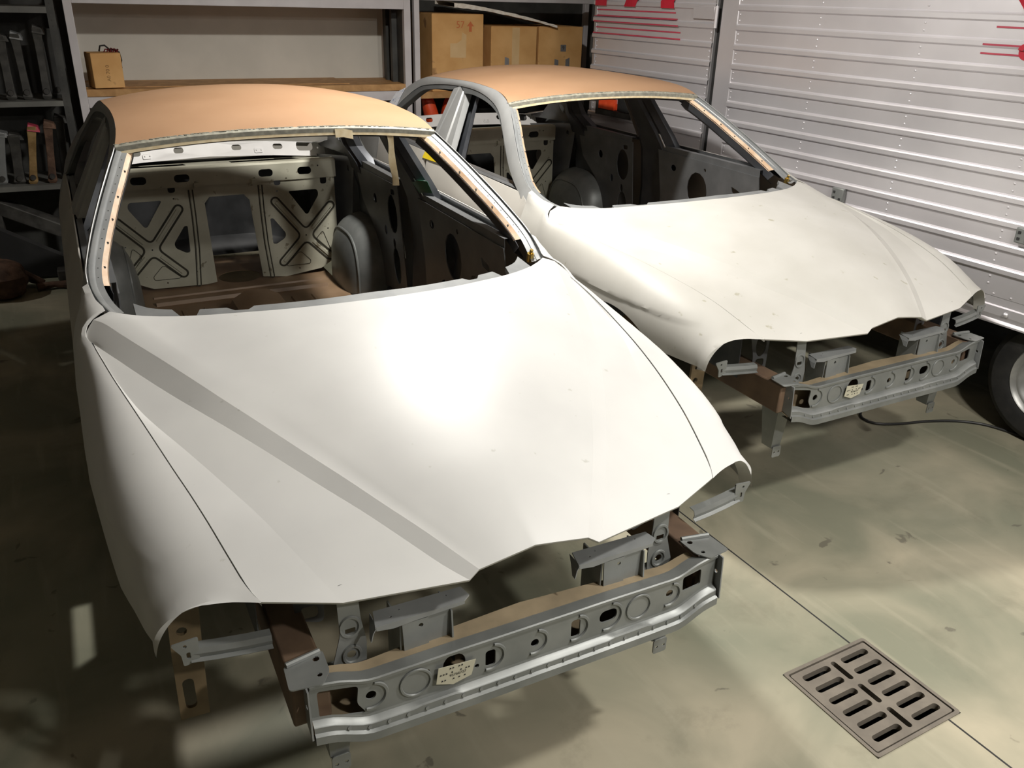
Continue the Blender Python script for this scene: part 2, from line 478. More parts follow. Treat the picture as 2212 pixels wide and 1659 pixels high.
SEAM = [(0.603, 0.068, 0.16), (0.618, 0.035, 0.173), (0.640, -0.05, 0.206), (0.663, -0.15, 0.241), (0.685, -0.25, 0.266), (0.707, -0.35, 0.285),
        (0.727, -0.45, 0.301), (0.746, -0.55, 0.314), (0.764, -0.65, 0.324), (0.782, -0.75, 0.333), (0.799, -0.85, 0.341),
        (0.814, -0.95, 0.348), (0.828, -1.05, 0.353), (0.834, -1.1, 0.355)]
S_OUT = [(0.834, -1.1, 0.355), (0.817, -1.05, 0.354), (0.78, -0.95, 0.352), (0.742, -0.85, 0.348), (0.701, -0.75, 0.342), (0.657, -0.65, 0.335),
         (0.61, -0.55, 0.328), (0.56, -0.45, 0.318), (0.508, -0.35, 0.304), (0.453, -0.25, 0.285), (0.394, -0.15, 0.262), (0.331, -0.05, 0.236),
         (0.266, 0.05, 0.202), (0.21, 0.13, 0.170), (0.17, 0.179, 0.152)]
S_IN = [(0.822, -1.207, 0.393), (0.795, -1.15, 0.397), (0.757, -1.05, 0.392), (0.719, -0.95, 0.388), (0.679, -0.85, 0.383), (0.638, -0.75, 0.376),
        (0.596, -0.65, 0.367), (0.552, -0.55, 0.355), (0.505, -0.45, 0.341), (0.455, -0.35, 0.323), (0.403, -0.25, 0.303), (0.347, -0.15, 0.280),
        (0.289, -0.05, 0.252), (0.225, 0.05, 0.219), (0.175, 0.125, 0.188), (0.143, 0.172, 0.168)]
HLC = [(0.834, -1.1, 0.355), (0.824, -1.03, 0.353), (0.806, -0.9, 0.347), (0.776, -0.75, 0.3355), (0.752, -0.65, 0.329), (0.720, -0.55, 0.321),
       (0.682, -0.45, 0.311), (0.643, -0.35, 0.298), (0.603, -0.25, 0.277), (0.561, -0.15, 0.253), (0.521, -0.05, 0.223), (0.478, 0.05, 0.182), (0.444, 0.129, 0.137)]
CEN = [(0, -0.904, 0.447), (0, -0.7, 0.426), (0, -0.5, 0.396), (0, -0.3, 0.356), (0, -0.1, 0.304), (0, 0.0, 0.270), (0, 0.1, 0.228), (0, 0.15, 0.202), (0, 0.171, 0.19)]
REAR = [(0, -0.904, 0.447), (0.099, -0.907, 0.447), (0.198, -0.921, 0.444), (0.296, -0.947, 0.438), (0.395, -0.985, 0.431), (0.494, -1.032, 0.421),
        (0.592, -1.088, 0.411), (0.691, -1.148, 0.407), (0.752, -1.196, 0.409), (0.780, -1.220, 0.410), (0.800, -1.219, 0.404), (0.822, -1.207, 0.393)]
NOSE = [(0, 0.171, 0.19), (0.07, 0.1735, 0.181), (0.143, 0.172, 0.168)]
GAP = [(0.819, -1.398, 0.452), (0.804, -1.312, 0.424), (0.778, -1.223, 0.409)]
PILLAR = [(0.778, -1.223, 0.409), (0.804, -1.312, 0.424), (0.819, -1.398, 0.452), (0.815, -1.477, 0.488), (0.798, -1.548, 0.529), (0.778, -1.617, 0.57),
          (0.756, -1.683, 0.609), (0.734, -1.747, 0.648), (0.71, -1.81, 0.687), (0.687, -1.873, 0.723), (0.665, -1.937, 0.758), (0.643, -2.002, 0.789)]
HEADL = [(0.603, 0.068, 0.16), (0.633, 0.054, 0.161), (0.664, 0.044, 0.164), (0.694, 0.036, 0.164), (0.724, 0.024, 0.159), (0.751, 0.015, 0.149),
         (0.774, 0.010, 0.132), (0.794, 0.005, 0.107), (0.811, 0.003, 0.076), (0.821, 0.003, 0.041)]

def curve(pts): k = arc_keys(pts); return lambda t: interp(pts, k, t)
def by_v(pts, t):
    v0, v1 = pts[0][1], pts[-1][1]
    k = [(p[1] - v0) / (v1 - v0) for p in pts]
    return interp(pts, k, t)

def Us(v, w):
    """half width of the body side"""
    if w >= 0.42: u = 0.615 + 0.52 * (0.845 - w)
    else:
        u = interp([(0.84,), (0.858,), (0.878,), (0.894,), (0.904,), (0.909,), (0.908,), (0.895,), (0.865,)],
                   [0, 0.05, 0.10, 0.16, 0.24, 0.34, 0.48, 0.62, 0.78], 0.42 - w)[0]
        if w < 0.19: u -= 0.004
    if v < -3.5: u -= 0.10 * min(1, ((-3.5 - v) / 0.85)) ** 2 * (1 if w < 0.42 else 0.5)
    return u

def build_bonnet(root):
    g = G()
    NR, NC = 44, 16
    rr, ff = curve(REAR), curve(NOSE)
    P00, P10, P01, P11 = V(REAR[0]), V(REAR[-1]), V(NOSE[0]), V(NOSE[-1])
    ts = [(i / NR) ** 0.92 for i in range(NR + 1)]
    centre, strips, inner_, outer_ = [], [], [], []
    for t in ts:
        c, sI = V(by_v(CEN, t)), V(by_v(S_IN, t))
        row = []
        for j in range(NC + 1):
            f = j / NC
            Rr, F = V(rr(f)), V(ff(f))
            fw = f ** 1.7
            lin = c * (1 - f) + sI * f + Rr * (1 - t) + F * t - (P00 * (1 - f) * (1 - t) + P10 * f * (1 - t) + P01 * (1 - f) * t + P11 * f * t)
            kR, kF = Rr.z - (P00.z * (1 - fw) + P10.z * fw), F.z - (P01.z * (1 - fw) + P11.z * fw)
            w = c.z * (1 - fw) + sI.z * fw + kR * (1 - t) ** 2 + kF * t ** 3
            row.append((lin.x, lin.y, w))
        centre.append(row)
        so, se, hl = V(by_v(S_OUT, t)), V(by_v(list(reversed(SEAM)), t)), V(by_v(HLC, t))
        k = max(0.0, 1 - t / 0.09) ** 1.5
        strips.append([tuple(sI.lerp(so, q_) + Vector((0.023, -0.004, -0.012)) * (k * math.sin(PI * q_))) for q_ in (0, 0.17, 0.33, 0.5, 0.67, 0.83, 1)])
        q = (hl.x - so.x) / (se.x - so.x) if abs(se.x - so.x) > 1e-6 else 0.5
        hl.z = so.z + (se.z - so.z) * q - 0.0095 * min(1, t / 0.4)
        inner_.append([tuple(so.lerp(hl, q)) for q in (0, 0.25, 0.5, 0.75, 1)])
        outer_.append([tuple(hl.lerp(se, q)) for q in (0, 0.33, 0.67, 1)])
    full = [[C3(-u, v, w) for u, v, w in reversed(r[1:])] + [C3(*p) for p in r] for r in centre]
    g.grid(full)
    edge = [full[-1]]
    for sd in (1, -1):
        for patch in (strips, inner_, outer_):
            rows = [[C3(sd * u, v, w) for u, v, w in r] for r in patch]
            g.grid(rows)
            edge.append(rows[-1])
        sl_ = [r[-1] for r in rows]
        g.grid([[p, (p[0], p[1] - sd * 0.001, p[2] - 0.012)] for p in sl_])
    for e in edge:      # folded front lip
        g.grid([[p, (p[0] - 0.002, p[1], p[2] - 0.006), (p[0] - 0.03, p[1], p[2] - 0.008)] for p in e])
    return g.build('bonnet', 'primer', root, angle=180, merge=False)

def build_fender(root, sd):
    TB = [HEADL[0]] + SEAM[1:] + [(0.8445, -1.135, 0.358), (0.847, -1.165, 0.367), (0.834, -1.200, 0.386), (0.812, -1.219, 0.401), (0.785, -1.230, 0.410), (0.806, -1.312, 0.424), (0.819, -1.398, 0.452)]
    off = 0.0035
    top = resample(TB, 64)
    NJ = 26
    rows = []
    for i, (us, v, ws) in enumerate(top):
        if v > -1.2: us += off * min(1, i / 3)
        um = 0.909 - 0.088 * max(0.0, (v + 0.75) / 0.75) ** 2 if v < 0.005 else 0.821
        um = min(um, 0.909)
        wm = 0.041 + (0.06) * min(1, max(0, -v) / 0.5)
        ps = []
        p = 2.5 - 0.5 * min(1, max(0, (-v - 0.2) / 0.7))
        for k in range(30):
            a = k / 29 * PI / 2
            x = math.sin(a) ** (2 / p); y = math.cos(a) ** (2 / p)
            w = wm + (ws - wm) * y
            u = us + (um - us) * x
            if v < -1.1:
                wg = min(1, (-1.1 - v) / 0.28) * min(1, (ws - w) / 0.04)
                u = u * (1 - wg) + max(us, Us(v, w)) * wg
            fade = min(1, max(0, (-v - 0.05) / 0.1))
            if w < 0.188: u -= 0.006 * min(1, (0.188 - w) / 0.006) * fade
            ps.append((u, w))
        for w in (wm - 0.05, wm - 0.12, wm - 0.2, -0.2, -0.33):
            ps.append((um - 0.006 - 0.30 * (wm - w) ** 2, w))
        # lower boundary: bumper cut, then the wheel arch
        if v > -0.16: wb = 0.043
        else:
            d = 0.158 - (v + 0.55) ** 2
            wb = -0.25 + math.sqrt(d) if d > 0 else -0.33
            if v > -0.55: wb = max(wb, 0.043)
            wb = max(wb, -0.33)
        cut = [ps[0]]
        for a, b in zip(ps, ps[1:]):
            if b[1] <= wb:
                t = (a[1] - wb) / max(a[1] - b[1], 1e-9)
                cut.append(lerp(a, b, max(0, t)))
                break
            cut.append(b)
        cut = [(a, 0, b) for a, b in cut]
        wsp = min(0.19, ws - 0.03)
        if wb < wsp - 0.01:
            iu = next(q for q in range(len(cut)) if cut[q][2] <= wsp)
            tt = (cut[iu - 1][2] - wsp) / max(cut[iu - 1][2] - cut[iu][2], 1e-9)
            sp = lerp(cut[iu - 1], cut[iu], tt)
            rs = resample(cut[:iu] + [sp], 15, False)[:-1] + resample([sp] + cut[iu:], NJ - 14, False)
        else: rs = resample(cut, NJ, False)
        rows.append([(a, v - 0.064 * max(0, 1 - max(0, (0.068 - v)) / 0.35) * (j / (NJ - 1)) ** 0.8, b) for j, (a, _, b) in enumerate(rs)])
    rows[0] = resample(HEADL, NJ)
    g = G().grid([[C3(sd * a, b, c) for a, b, c in r] for r in rows])
    # folded edge behind the headlamp opening
    g.grid([[C3(sd * a, b, c) for a, b, c in rows[0]], [C3(sd * (a - 0.004), b - 0.05, c - 0.012) for a, b, c in rows[0]]])
    return g.build('front_fender', 'primer', root, angle=28, solid=0.003)

# pairs: roof/pillar outer edge (u,v,w)  <->  door aperture (v,w)  <->  window opening (v,w)
TOPP = [(0.819, -1.398, 0.452), (0.815, -1.477, 0.488), (0.778, -1.617, 0.57), (0.734, -1.747, 0.648), (0.687, -1.873, 0.723), (0.643, -2.0, 0.789),
        (0.622, -2.153, 0.832), (0.615, -2.303, 0.844), (0.613, -2.503, 0.85), (0.614, -2.664, 0.848), (0.619, -2.917, 0.839), (0.624, -3.143, 0.828),
        (0.639, -3.282, 0.80), (0.668, -3.424, 0.744), (0.704, -3.528, 0.673), (0.745, -3.685, 0.60), (0.80, -3.98, 0.47)]
APER = [(-1.400, 0.388), (-1.54, 0.437), (-1.693, 0.507), (-1.812, 0.582), (-1.93, 0.660), (-2.04, 0.73), (-2.15, 0.772), (-2.30, 0.802), (-2.467, 0.817), (-2.66, 0.818),
        (-2.9, 0.806), (-3.17, 0.777), (-3.285, 0.743), (-3.385, 0.686), (-3.472, 0.618), (-3.54, 0.53), (-3.56, 0.41)]
OPENF = [(-1.48, 0.428), (-1.575, 0.458), (-1.71, 0.508), (-1.828, 0.578), (-1.945, 0.656), (-2.055, 0.716), (-2.15, 0.748), (-2.29, 0.773), (-2.46, 0.787), (-2.571, 0.784)]
OPENR = [(-2.785, 0.785), (-2.93, 0.776), (-3.15, 0.749), (-3.25, 0.71), (-3.34, 0.655), (-3.43, 0.595), (-3.49, 0.52), (-3.50, 0.43)]

def side3(sd, v, w, d=0.0): return C3(sd * (Us(v, w) - d), v, w)

def build_side(root, sd):
    n = 70
    kt = [i / (len(TOPP) - 1) for i in range(len(TOPP))]
    rows = []
    for i in range(n):
        t = i / (n - 1)
        a = V(interp(TOPP, kt, t))
        q = interp([(p[0], p[1], 0) for p in APER], kt, t)
        b = V((Us(q[0], q[1]), q[0], q[1]))
        r = []
        for k in range(6):
            f = k / 5
            p = a.lerp(b, f)
            p.x += 0.005 * math.sin(PI * f) * min(1, i / 8)
            r.append(C3(sd * p.x, p.y, p.z))
        p = b
        r.append(C3(sd * (p.x - 0.006), p.y, p.z))
        rows.append(r)
    g = G().grid(rows)
    # quarter panel behind the rear door
    arch = [(-3.45 + 0.37 * math.cos(a), -0.27 + 0.40 * math.sin(a)) for a in [math.radians(x) for x in range(40, 181, 10)]]
    outl = [(-3.56, 0.41), (-3.7, 0.40), (-3.98, 0.42), (-4.30, 0.39), (-4.40, 0.36), (-4.42, 0.1), (-4.38, -0.25), (-3.82, -0.27)] + list(reversed(arch[2:])) + [(-3.35, 0.14), (-3.50, 0.22)]
    g.plate(outl, [], lambda x, y, d: side3(sd, x, y, d), 0.004, 0.09)
    # sill and panel under the doors
    g.plate([(-1.38, -0.28), (-3.2, -0.28), (-3.2, -0.34), (-1.38, -0.34)], [], lambda x, y, d: side3(sd, x, y, d), 0.03, 0.2)
    # rear shoulder up to the tail
    sh = []
    for i in range(12):
        f = i / 11
        v = -3.98 - 0.32 * f
        u = 0.80 - 0.03 * f
        sh.append([C3(sd * (Us(v, 0.40)), v, 0.40 - 0.03 * f), C3(sd * (u - 0.0), v, 0.47 - 0.06 * f), C3(sd * 0.64, v, 0.45 - 0.06 * f)])
    g.grid(sh)
    return g.build('side_frame', 'side_grey', root, angle=30, solid=0.003)

def build_doors(root, sd):
    fr = G()
    out = []
    for nm in ('front_door', 'rear_door'):
        g = G()
        if nm == 'front_door':
            idx = range(0, 10)
            opens = OPENF
            key = [i / 9 for i in range(10)]
            ap = APER[0:10]
            skin = [(-1.40, 0.40), (-1.46, 0.425), (-1.7, 0.428), (-2.1, 0.43), (-2.69, 0.43), (-2.70, 0.1), (-2.70, -0.27), (-1.42, -0.27), (-1.395, -0.1), (-1.39, 0.2)]
        else:
            opens = [(-2.765, 0.787)] + OPENR[1:]
            ap = [(-2.668, 0.818)] + APER[10:]
            key = [i / 7 for i in range(8)]
            arch = [(-3.45 + 0.38 * math.cos(math.radians(x)), -0.27 + 0.41 * math.sin(math.radians(x))) for x in (85, 70, 55, 40, 25, 10)]
            skin = [(-2.71, 0.43), (-3.1, 0.43), (-3.55, 0.42), (-3.50, 0.24), (-3.42, 0.16)] + arch + [(-3.05, -0.27), (-2.71, -0.27), (-2.71, 0.1)]
        n = 40
        rows = []
        for i in range(n):
            t = i / (n - 1)
            a = interp([(*p, 0) for p in ap], key, t)
            b = interp([(*p, 0) for p in opens], key, t)
            r = []
            for f, d in ((0.02, 0.03), (0.02, 0.005), (0.96, 0.007), (1.0, 0.011), (1.0, 0.055)):
                q = lerp(a, b, f)
                r.append(side3(sd, q[0], q[1], d))
            rows.append(r)
        g.cur = 1; g.grid(rows); g.cur = 2
        # pillar half of the window frame
        if nm == 'front_door': e0, e1, o0, o1 = (-2.571, 0.784), (-2.44, 0.43), (-2.66, 0.815), (-2.70, 0.43)
        else: e0, e1, o0, o1 = (-2.765, 0.785), (-2.755, 0.43), (-2.668, 0.815), (-2.71, 0.43)
        rows = []
        for i in range(9):
            t = i / 8
            a, b = lerp(e0, e1, t), lerp(o0, o1, t)
            r = [side3(sd, *a, 0.055), side3(sd, *a, 0.016), side3(sd, *lerp(a, b, 0.30), 0.012), side3(sd, *lerp(a, b, 0.34), 0.002), side3(sd, *lerp(a, b, 0.95), 0.002), side3(sd, *b, 0.02)]
            rows.append(r)
        g.grid(rows)
        g.cur = 0
        g.plate(rpoly(skin, 0.015, 3), [], lambda x, y, d: side3(sd, x, y, d), 0.003, 0.07)
        o = g.build(nm, ['door_primer', 'frame_grey', 'side_grey'], root, angle=30, solid=0.003)
        # belt ledge and inner panel (bare, with cut-outs)
        ig = G()
        if nm == 'front_door':
            v0, v1 = -1.47, -2.43
            outer = [(-1.47, 0.385), (-2.44, 0.395), (-2.40, 0.1), (-2.42, -0.27), (-1.45, -0.27), (-1.43, 0.1)]
            holes = [circle(-2.02, 0.20, 0.10, 14, 0.115), rpoly([(-1.70, 0.29), (-1.62, 0.27), (-1.61, 0.235), (-1.69, 0.25)], 0.012, 2), circle(-1.78, 0.10, 0.055, 12, 0.08),
                     circle(-2.27, 0.30, 0.03, 10, 0.022), circle(-2.15, -0.05, 0.07, 12, 0.10), circle(-1.95, 0.34, 0.012, 8), circle(-1.60, 0.10, 0.03, 10)]
        else:
            v0, v1 = -2.76, -3.42
            outer = [(-2.74, 0.395), (-3.46, 0.385), (-3.40, 0.2), (-3.20, 0.05), (-3.10, -0.27), (-2.72, -0.27)]
            holes = [circle(-2.86, 0.22, 0.075, 14, 0.11), rpoly([(-2.66 - 0.14, 0.365), (-2.72 - 0.14, 0.36), (-2.72 - 0.14, 0.33), (-2.66 - 0.14, 0.335)], 0.01, 2), circle(-3.0, 0.10, 0.022, 10, 0.03),
                     circle(-2.87, 0.05, 0.02, 10, 0.03), circle(-2.86, -0.08, 0.06, 12, 0.11), circle(-3.15, 0.25, 0.03, 10)]
        ig.plate(outer, holes, lambda x, y, d: C3(sd * (Us(x, 0.40) - 0.115 + 0.06 * max(0, (0.40 - y)) - d), x, y), 0.004, 0.11)
        led = []
        for i in range(10):
            v = v0 + (v1 - v0) * i / 9
            led.append([side3(sd, v, 0.43, 0.01), side3(sd, v, 0.435, 0.03), side3(sd, v, 0.412, 0.034), side3(sd, v, 0.408, 0.060), side3(sd, v, 0.425, 0.066), side3(sd, v, 0.425, 0.10),
                        C3(sd * (Us(v, 0.40) - 0.112), v, 0.40), C3(sd * (Us(v, 0.40) - 0.112), v, 0.37)])
        ig.grid(led)
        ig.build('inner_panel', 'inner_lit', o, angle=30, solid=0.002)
    # body pillars behind the doors, in the shaded copy of the inner steel
    for nm, P in (('centre_pillar', [((-2.36, -2.72), -0.30, 0.075), ((-2.30, -2.74), 0.10, 0.075), ((-2.28, -2.72), 0.36, 0.07), ((-2.33, -2.70), 0.50, 0.06), ((-2.42, -2.72), 0.70, 0.05), ((-2.46, -2.74), 0.81, 0.045)]),
                  ('rear_pillar', [((-3.06, -3.62), 0.02, 0.09), ((-3.20, -3.62), 0.24, 0.09), ((-3.30, -3.64), 0.41, 0.085), ((-3.42, -3.66), 0.50, 0.07), ((-3.42, -3.60), 0.60, 0.055), ((-3.30, -3.50), 0.72, 0.05)])):
        g = G()
        rows = []
        for (a, b), w, d in P:
            U = Us((a + b) / 2, w)
            r = [(U - 0.03, a), (U - 0.03 - d * 0.5, a - 0.01), (U - 0.03 - d, a - 0.06), (U - 0.025 - d, a - 0.09), (U - 0.045 - d, a - 0.11), (U - 0.045 - d, b + 0.08), (U - 0.03 - d, b + 0.05), (U - 0.03 - d * 0.6, b), (U - 0.03, b)]
            rows.append([C3(sd * x, y, w) for x, y in r])
        rows = [list(c) for c in rows]
        g.grid(rows)
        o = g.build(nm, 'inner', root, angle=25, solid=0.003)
        if nm == 'centre_pillar':
            G().grid([[C3(sd * (Us(-2.5, w) - 0.034 - dd), a - 0.086 + (0.0 if k else 0.012), w) for k in (0, 1)] for (a, b_), w, dd in [(P[k_][0], P[k_][1], P[k_][2]) for k_ in range(0, 4)]]).build('seal_strip', 'white_frame', o, solid=0.004)

def build_windscreen(root):
    for sd in (1, -1):
        pl = resample(PILLAR, 40)
        rows, rows2, rows3 = [], [], []
        for i, (u, v, w) in enumerate(pl):
            f = i / 39
            rows.append([C3(sd * (u + 0.002), v, w - 0.001), C3(sd * (u + 0.001), v - 0.003, w - 0.022), C3(sd * (u - 0.006), v - 0.003, w - 0.022), C3(sd * (u - 0.007), v - 0.002, w - 0.006), C3(sd * (u - 0.010), v - 0.003, w - 0.005), C3(sd * (u - 0.024), v - 0.004, w - 0.009), C3(sd * (u - 0.026), v - 0.004, w - 0.013), C3(sd * (u - 0.046), v - 0.006, w - 0.014)])
            a = (u - 0.046, v - 0.006, w - 0.014)
            rows2.append([C3(sd * a[0], a[1], a[2]), C3(sd * (a[0] - 0.017), a[1] - 0.012, a[2] - 0.006), C3(sd * (a[0] - 0.020), a[1] - 0.02, a[2] - 0.012)])
            b = (a[0] - 0.018, a[1] - 0.014, a[2] - 0.008)
            dd = 0.02 if f < 0.12 else 0.07
            rows3.append([C3(sd * b[0], b[1], b[2]), C3(sd * (b[0] + 0.002), b[1] - dd * 0.6, b[2] - dd * 0.5), C3(sd * (b[0] + 0.06), b[1] - dd, b[2] - dd)])
        g = G().grid(rows)
        g.cur = 1
        for i in range(10, 38, 2):
            u, v, w = pl[i]
            p2 = V(C3(sd * (u - 0.034), v - 0.004, w - 0.0150))
            g.tube([p2, p2 + Vector((0.0006, 0, 0.0014))], 0.0022, 6)
        g.build('windscreen_flange', ['frame', 'ink'], root, angle=30)
        g = G().grid(rows2[8:])
        g.cur = 1
        for i in (12, 17, 22, 27, 33):
            a_, b_, c_ = (V(q) for q in rows2[i])
            m_ = a_.lerp(b_, 0.5)
            g.tube([m_, m_ + Vector((0.0012, 0, 0.0012))], 0.0045, 8)
        g.build('pillar_strip', ['tan_strip', 'ink'], root, angle=30)
        G().grid(rows3[6:]).build('pillar_inner', 'inner', root, angle=30, solid=0.002)
    # scuttle flange below the bonnet's rear edge, with notches
    fl = [(0.0, -0.990, 0.440), (0.099, -0.992, 0.438), (0.198, -1.006, 0.434), (0.296, -1.033, 0.428), (0.395, -1.070, 0.420), (0.494, -1.120, 0.410),
          (0.592, -1.180, 0.402), (0.66, -1.232, 0.400), (0.70, -1.285, 0.404)]
    kk = [p[0] for p in fl]
    us = sorted(set([i * 0.02 - 0.70 for i in range(71)] + [s * (c + d) for s in (-1, 1) for c in (0.40, 0.555) for d in (-0.04, -0.022, -0.012, 0.012, 0.022, 0.04)]))
    rr = REAR[:9]
    rows = []
    for u in us:
        a = interp(fl, kk, abs(u))
        b = interp(rr, [p[0] for p in rr], min(abs(u), 0.752))
        dip = 0
        for c, dm in ((0.40, 0.025), (0.555, 0.062)):
            x = abs(abs(u) - c)
            if x < 0.04: dip = max(dip, dm * min(1, (0.04 - x) / 0.02))
        va, wa = a[1] + dip, a[2] - 0.08 * dip
        rows.append([C3(u, va - 0.004, wa - 0.018), C3(u, va, wa), C3(u, b[1] + 0.02, b[2] - 0.018), C3(u, b[1] + 0.06, b[2] - 0.02)])
    G().grid(rows).build('scuttle_panel', 'frame', root, angle=30, solid=0.002)
    # wiper spindle at the car's left corner
    g = G()
    g.tube([C3(0.745, -1.27, 0.385), C3(0.745, -1.262, 0.418)], 0.014, 12)
    g.tube([C3(0.745, -1.262, 0.418), C3(0.745, -1.255, 0.435)], 0.007, 10)
    g.build('wiper_spindle', 'brass', root)

def build_roof(root):
    edge = [(0.643, -2.0, 0.789), (0.632, -2.053, 0.812), (0.622, -2.153, 0.832), (0.615, -2.303, 0.844), (0.613, -2.503, 0.85), (0.614, -2.664, 0.848),
            (0.619, -2.917, 0.839), (0.624, -3.143, 0.828), (0.634, -3.26, 0.806)]
    cen = [(0, -2.021, 0.822), (0, -2.15, 0.848), (0, -2.35, 0.875), (0, -2.6, 0.893), (0, -2.85, 0.899), (0, -3.1, 0.892), (0, -3.33, 0.868)]
    NR, NC = 36, 20
    rows = []
    for i in range(NR + 1):
        t = i / NR
        e, c = by_v(edge, t), by_v(cen, t)
        row = []
        for j in range(-NC, NC + 1):
            f = j / NC
            a = abs(f)
            row.append(C3(f * e[0], e[1] + (c[1] - e[1]) * (1 - a * a), e[2] + (c[2] - e[2]) * (1 - a ** 2.3)))
        rows.append(row)
    G().grid(rows).build('roof_panel', 'tan', root, angle=30, solid=0.004)
    fr = rows[0]
    hd = [[(p[0] - 0.001, p[1], p[2] + 0.0035), (p[0] + 0.012, p[1], p[2] - 0.004), (p[0] + 0.014, p[1], p[2] - 0.020)] for p in fr]
    g = G().grid(hd)
    # ragged remains of sealant along the roof edge
    for j in range(300):
        a = random.random() * (len(fr) - 1.001)
        i = int(a); p = V(fr[i]).lerp(V(fr[i + 1]), a - i)
        s = random.uniform(0.0015, 0.004)
        g.box((p.x - random.uniform(0, 0.008), p.y, p.z + 0.004), (s * 2, s * 3, 0.0015))
    g.build('roof_front_edge', 'edge', root, angle=40, solid=0.0015)
    lp = [[(p[0] + 0.013, p[1] * 0.985, p[2] - 0.019), (p[0] + 0.016, p[1] * 0.985, p[2] - 0.030), (p[0] - 0.02, p[1] * 0.985, p[2] - 0.033)] for p in fr]
    G().grid(lp).build('windscreen_top_flange', 'cream', root, angle=30, solid=0.002)
    # header rails under the roof
    g = G()
    g.grid([[(p[0] - 0.02, p[1] * 0.98, p[2] - 0.034), (p[0] - 0.06, p[1] * 0.98, p[2] - 0.045), (p[0] - 0.10, p[1] * 0.98, p[2] - 0.02)] for p in fr])
    g.grid([[(p[0] + 0.04, p[1] * 0.98, p[2] - 0.012), (p[0] + 0.0, p[1] * 0.98, p[2] - 0.04), (p[0] - 0.05, p[1] * 0.98, p[2] - 0.03)] for p in rows[-1]])
    for k in (0.35, 0.68):
        r = rows[int(NR * k)]
        g.grid([[(p[0] - 0.04, p[1] * 0.98, p[2] - 0.01), (p[0] - 0.03, p[1] * 0.98, p[2] - 0.03), (p[0] + 0.03, p[1] * 0.98, p[2] - 0.03), (p[0] + 0.04, p[1] * 0.98, p[2] - 0.01)] for p in r])
    for sd in (1, -1):
        g.grid([[C3(sd * (e[0] - 0.01), e[1], e[2] - 0.012), C3(sd * (e[0] - 0.035), e[1], e[2] - 0.055), C3(sd * (e[0] - 0.02), e[1], e[2] - 0.075)] for e in resample(edge, 20)])
    g.build('roof_rail', 'inner', root, angle=30, solid=0.003)

def rib(g, path, fn, hw=0.012, h=0.008, dark_outline=False):
    """raised pressed bead along a 2D path on a plate; fn(x, y, d) maps with d = height off the plate"""
    p = [Vector(q) for q in path]
    rows = []
    m = len(p)
    if dark_outline:
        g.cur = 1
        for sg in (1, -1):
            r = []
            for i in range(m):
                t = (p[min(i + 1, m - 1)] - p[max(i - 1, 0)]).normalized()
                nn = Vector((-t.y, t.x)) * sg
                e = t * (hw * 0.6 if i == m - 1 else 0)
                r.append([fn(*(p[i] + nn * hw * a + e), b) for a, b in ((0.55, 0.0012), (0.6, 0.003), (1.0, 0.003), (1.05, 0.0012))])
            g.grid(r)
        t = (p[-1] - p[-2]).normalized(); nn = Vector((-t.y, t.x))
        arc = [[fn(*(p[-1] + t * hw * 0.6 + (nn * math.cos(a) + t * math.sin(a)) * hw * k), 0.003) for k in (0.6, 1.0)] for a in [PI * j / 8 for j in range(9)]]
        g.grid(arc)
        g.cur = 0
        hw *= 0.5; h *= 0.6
    for i in range(m):
        t = (p[min(i + 1, m - 1)] - p[max(i - 1, 0)]).normalized()
        nn = Vector((-t.y, t.x))
        ends = i in (0, m - 1)
        k = 0.75 if ends else 1.0
        rows.append([fn(*(p[i] + nn * hw * a * k), b) for a, b in ((-1.0, 0), (-0.62, h), (0.62, h), (1.0, 0))])
    g.grid(rows)
    for r in (rows[0], rows[-1]): g.add(r, [(0, 1, 2, 3)])

def groove(g, loop, fn, hw=0.0035, d=0.0012):
    """thin dark line lying in the seam of a pressing"""
    pass

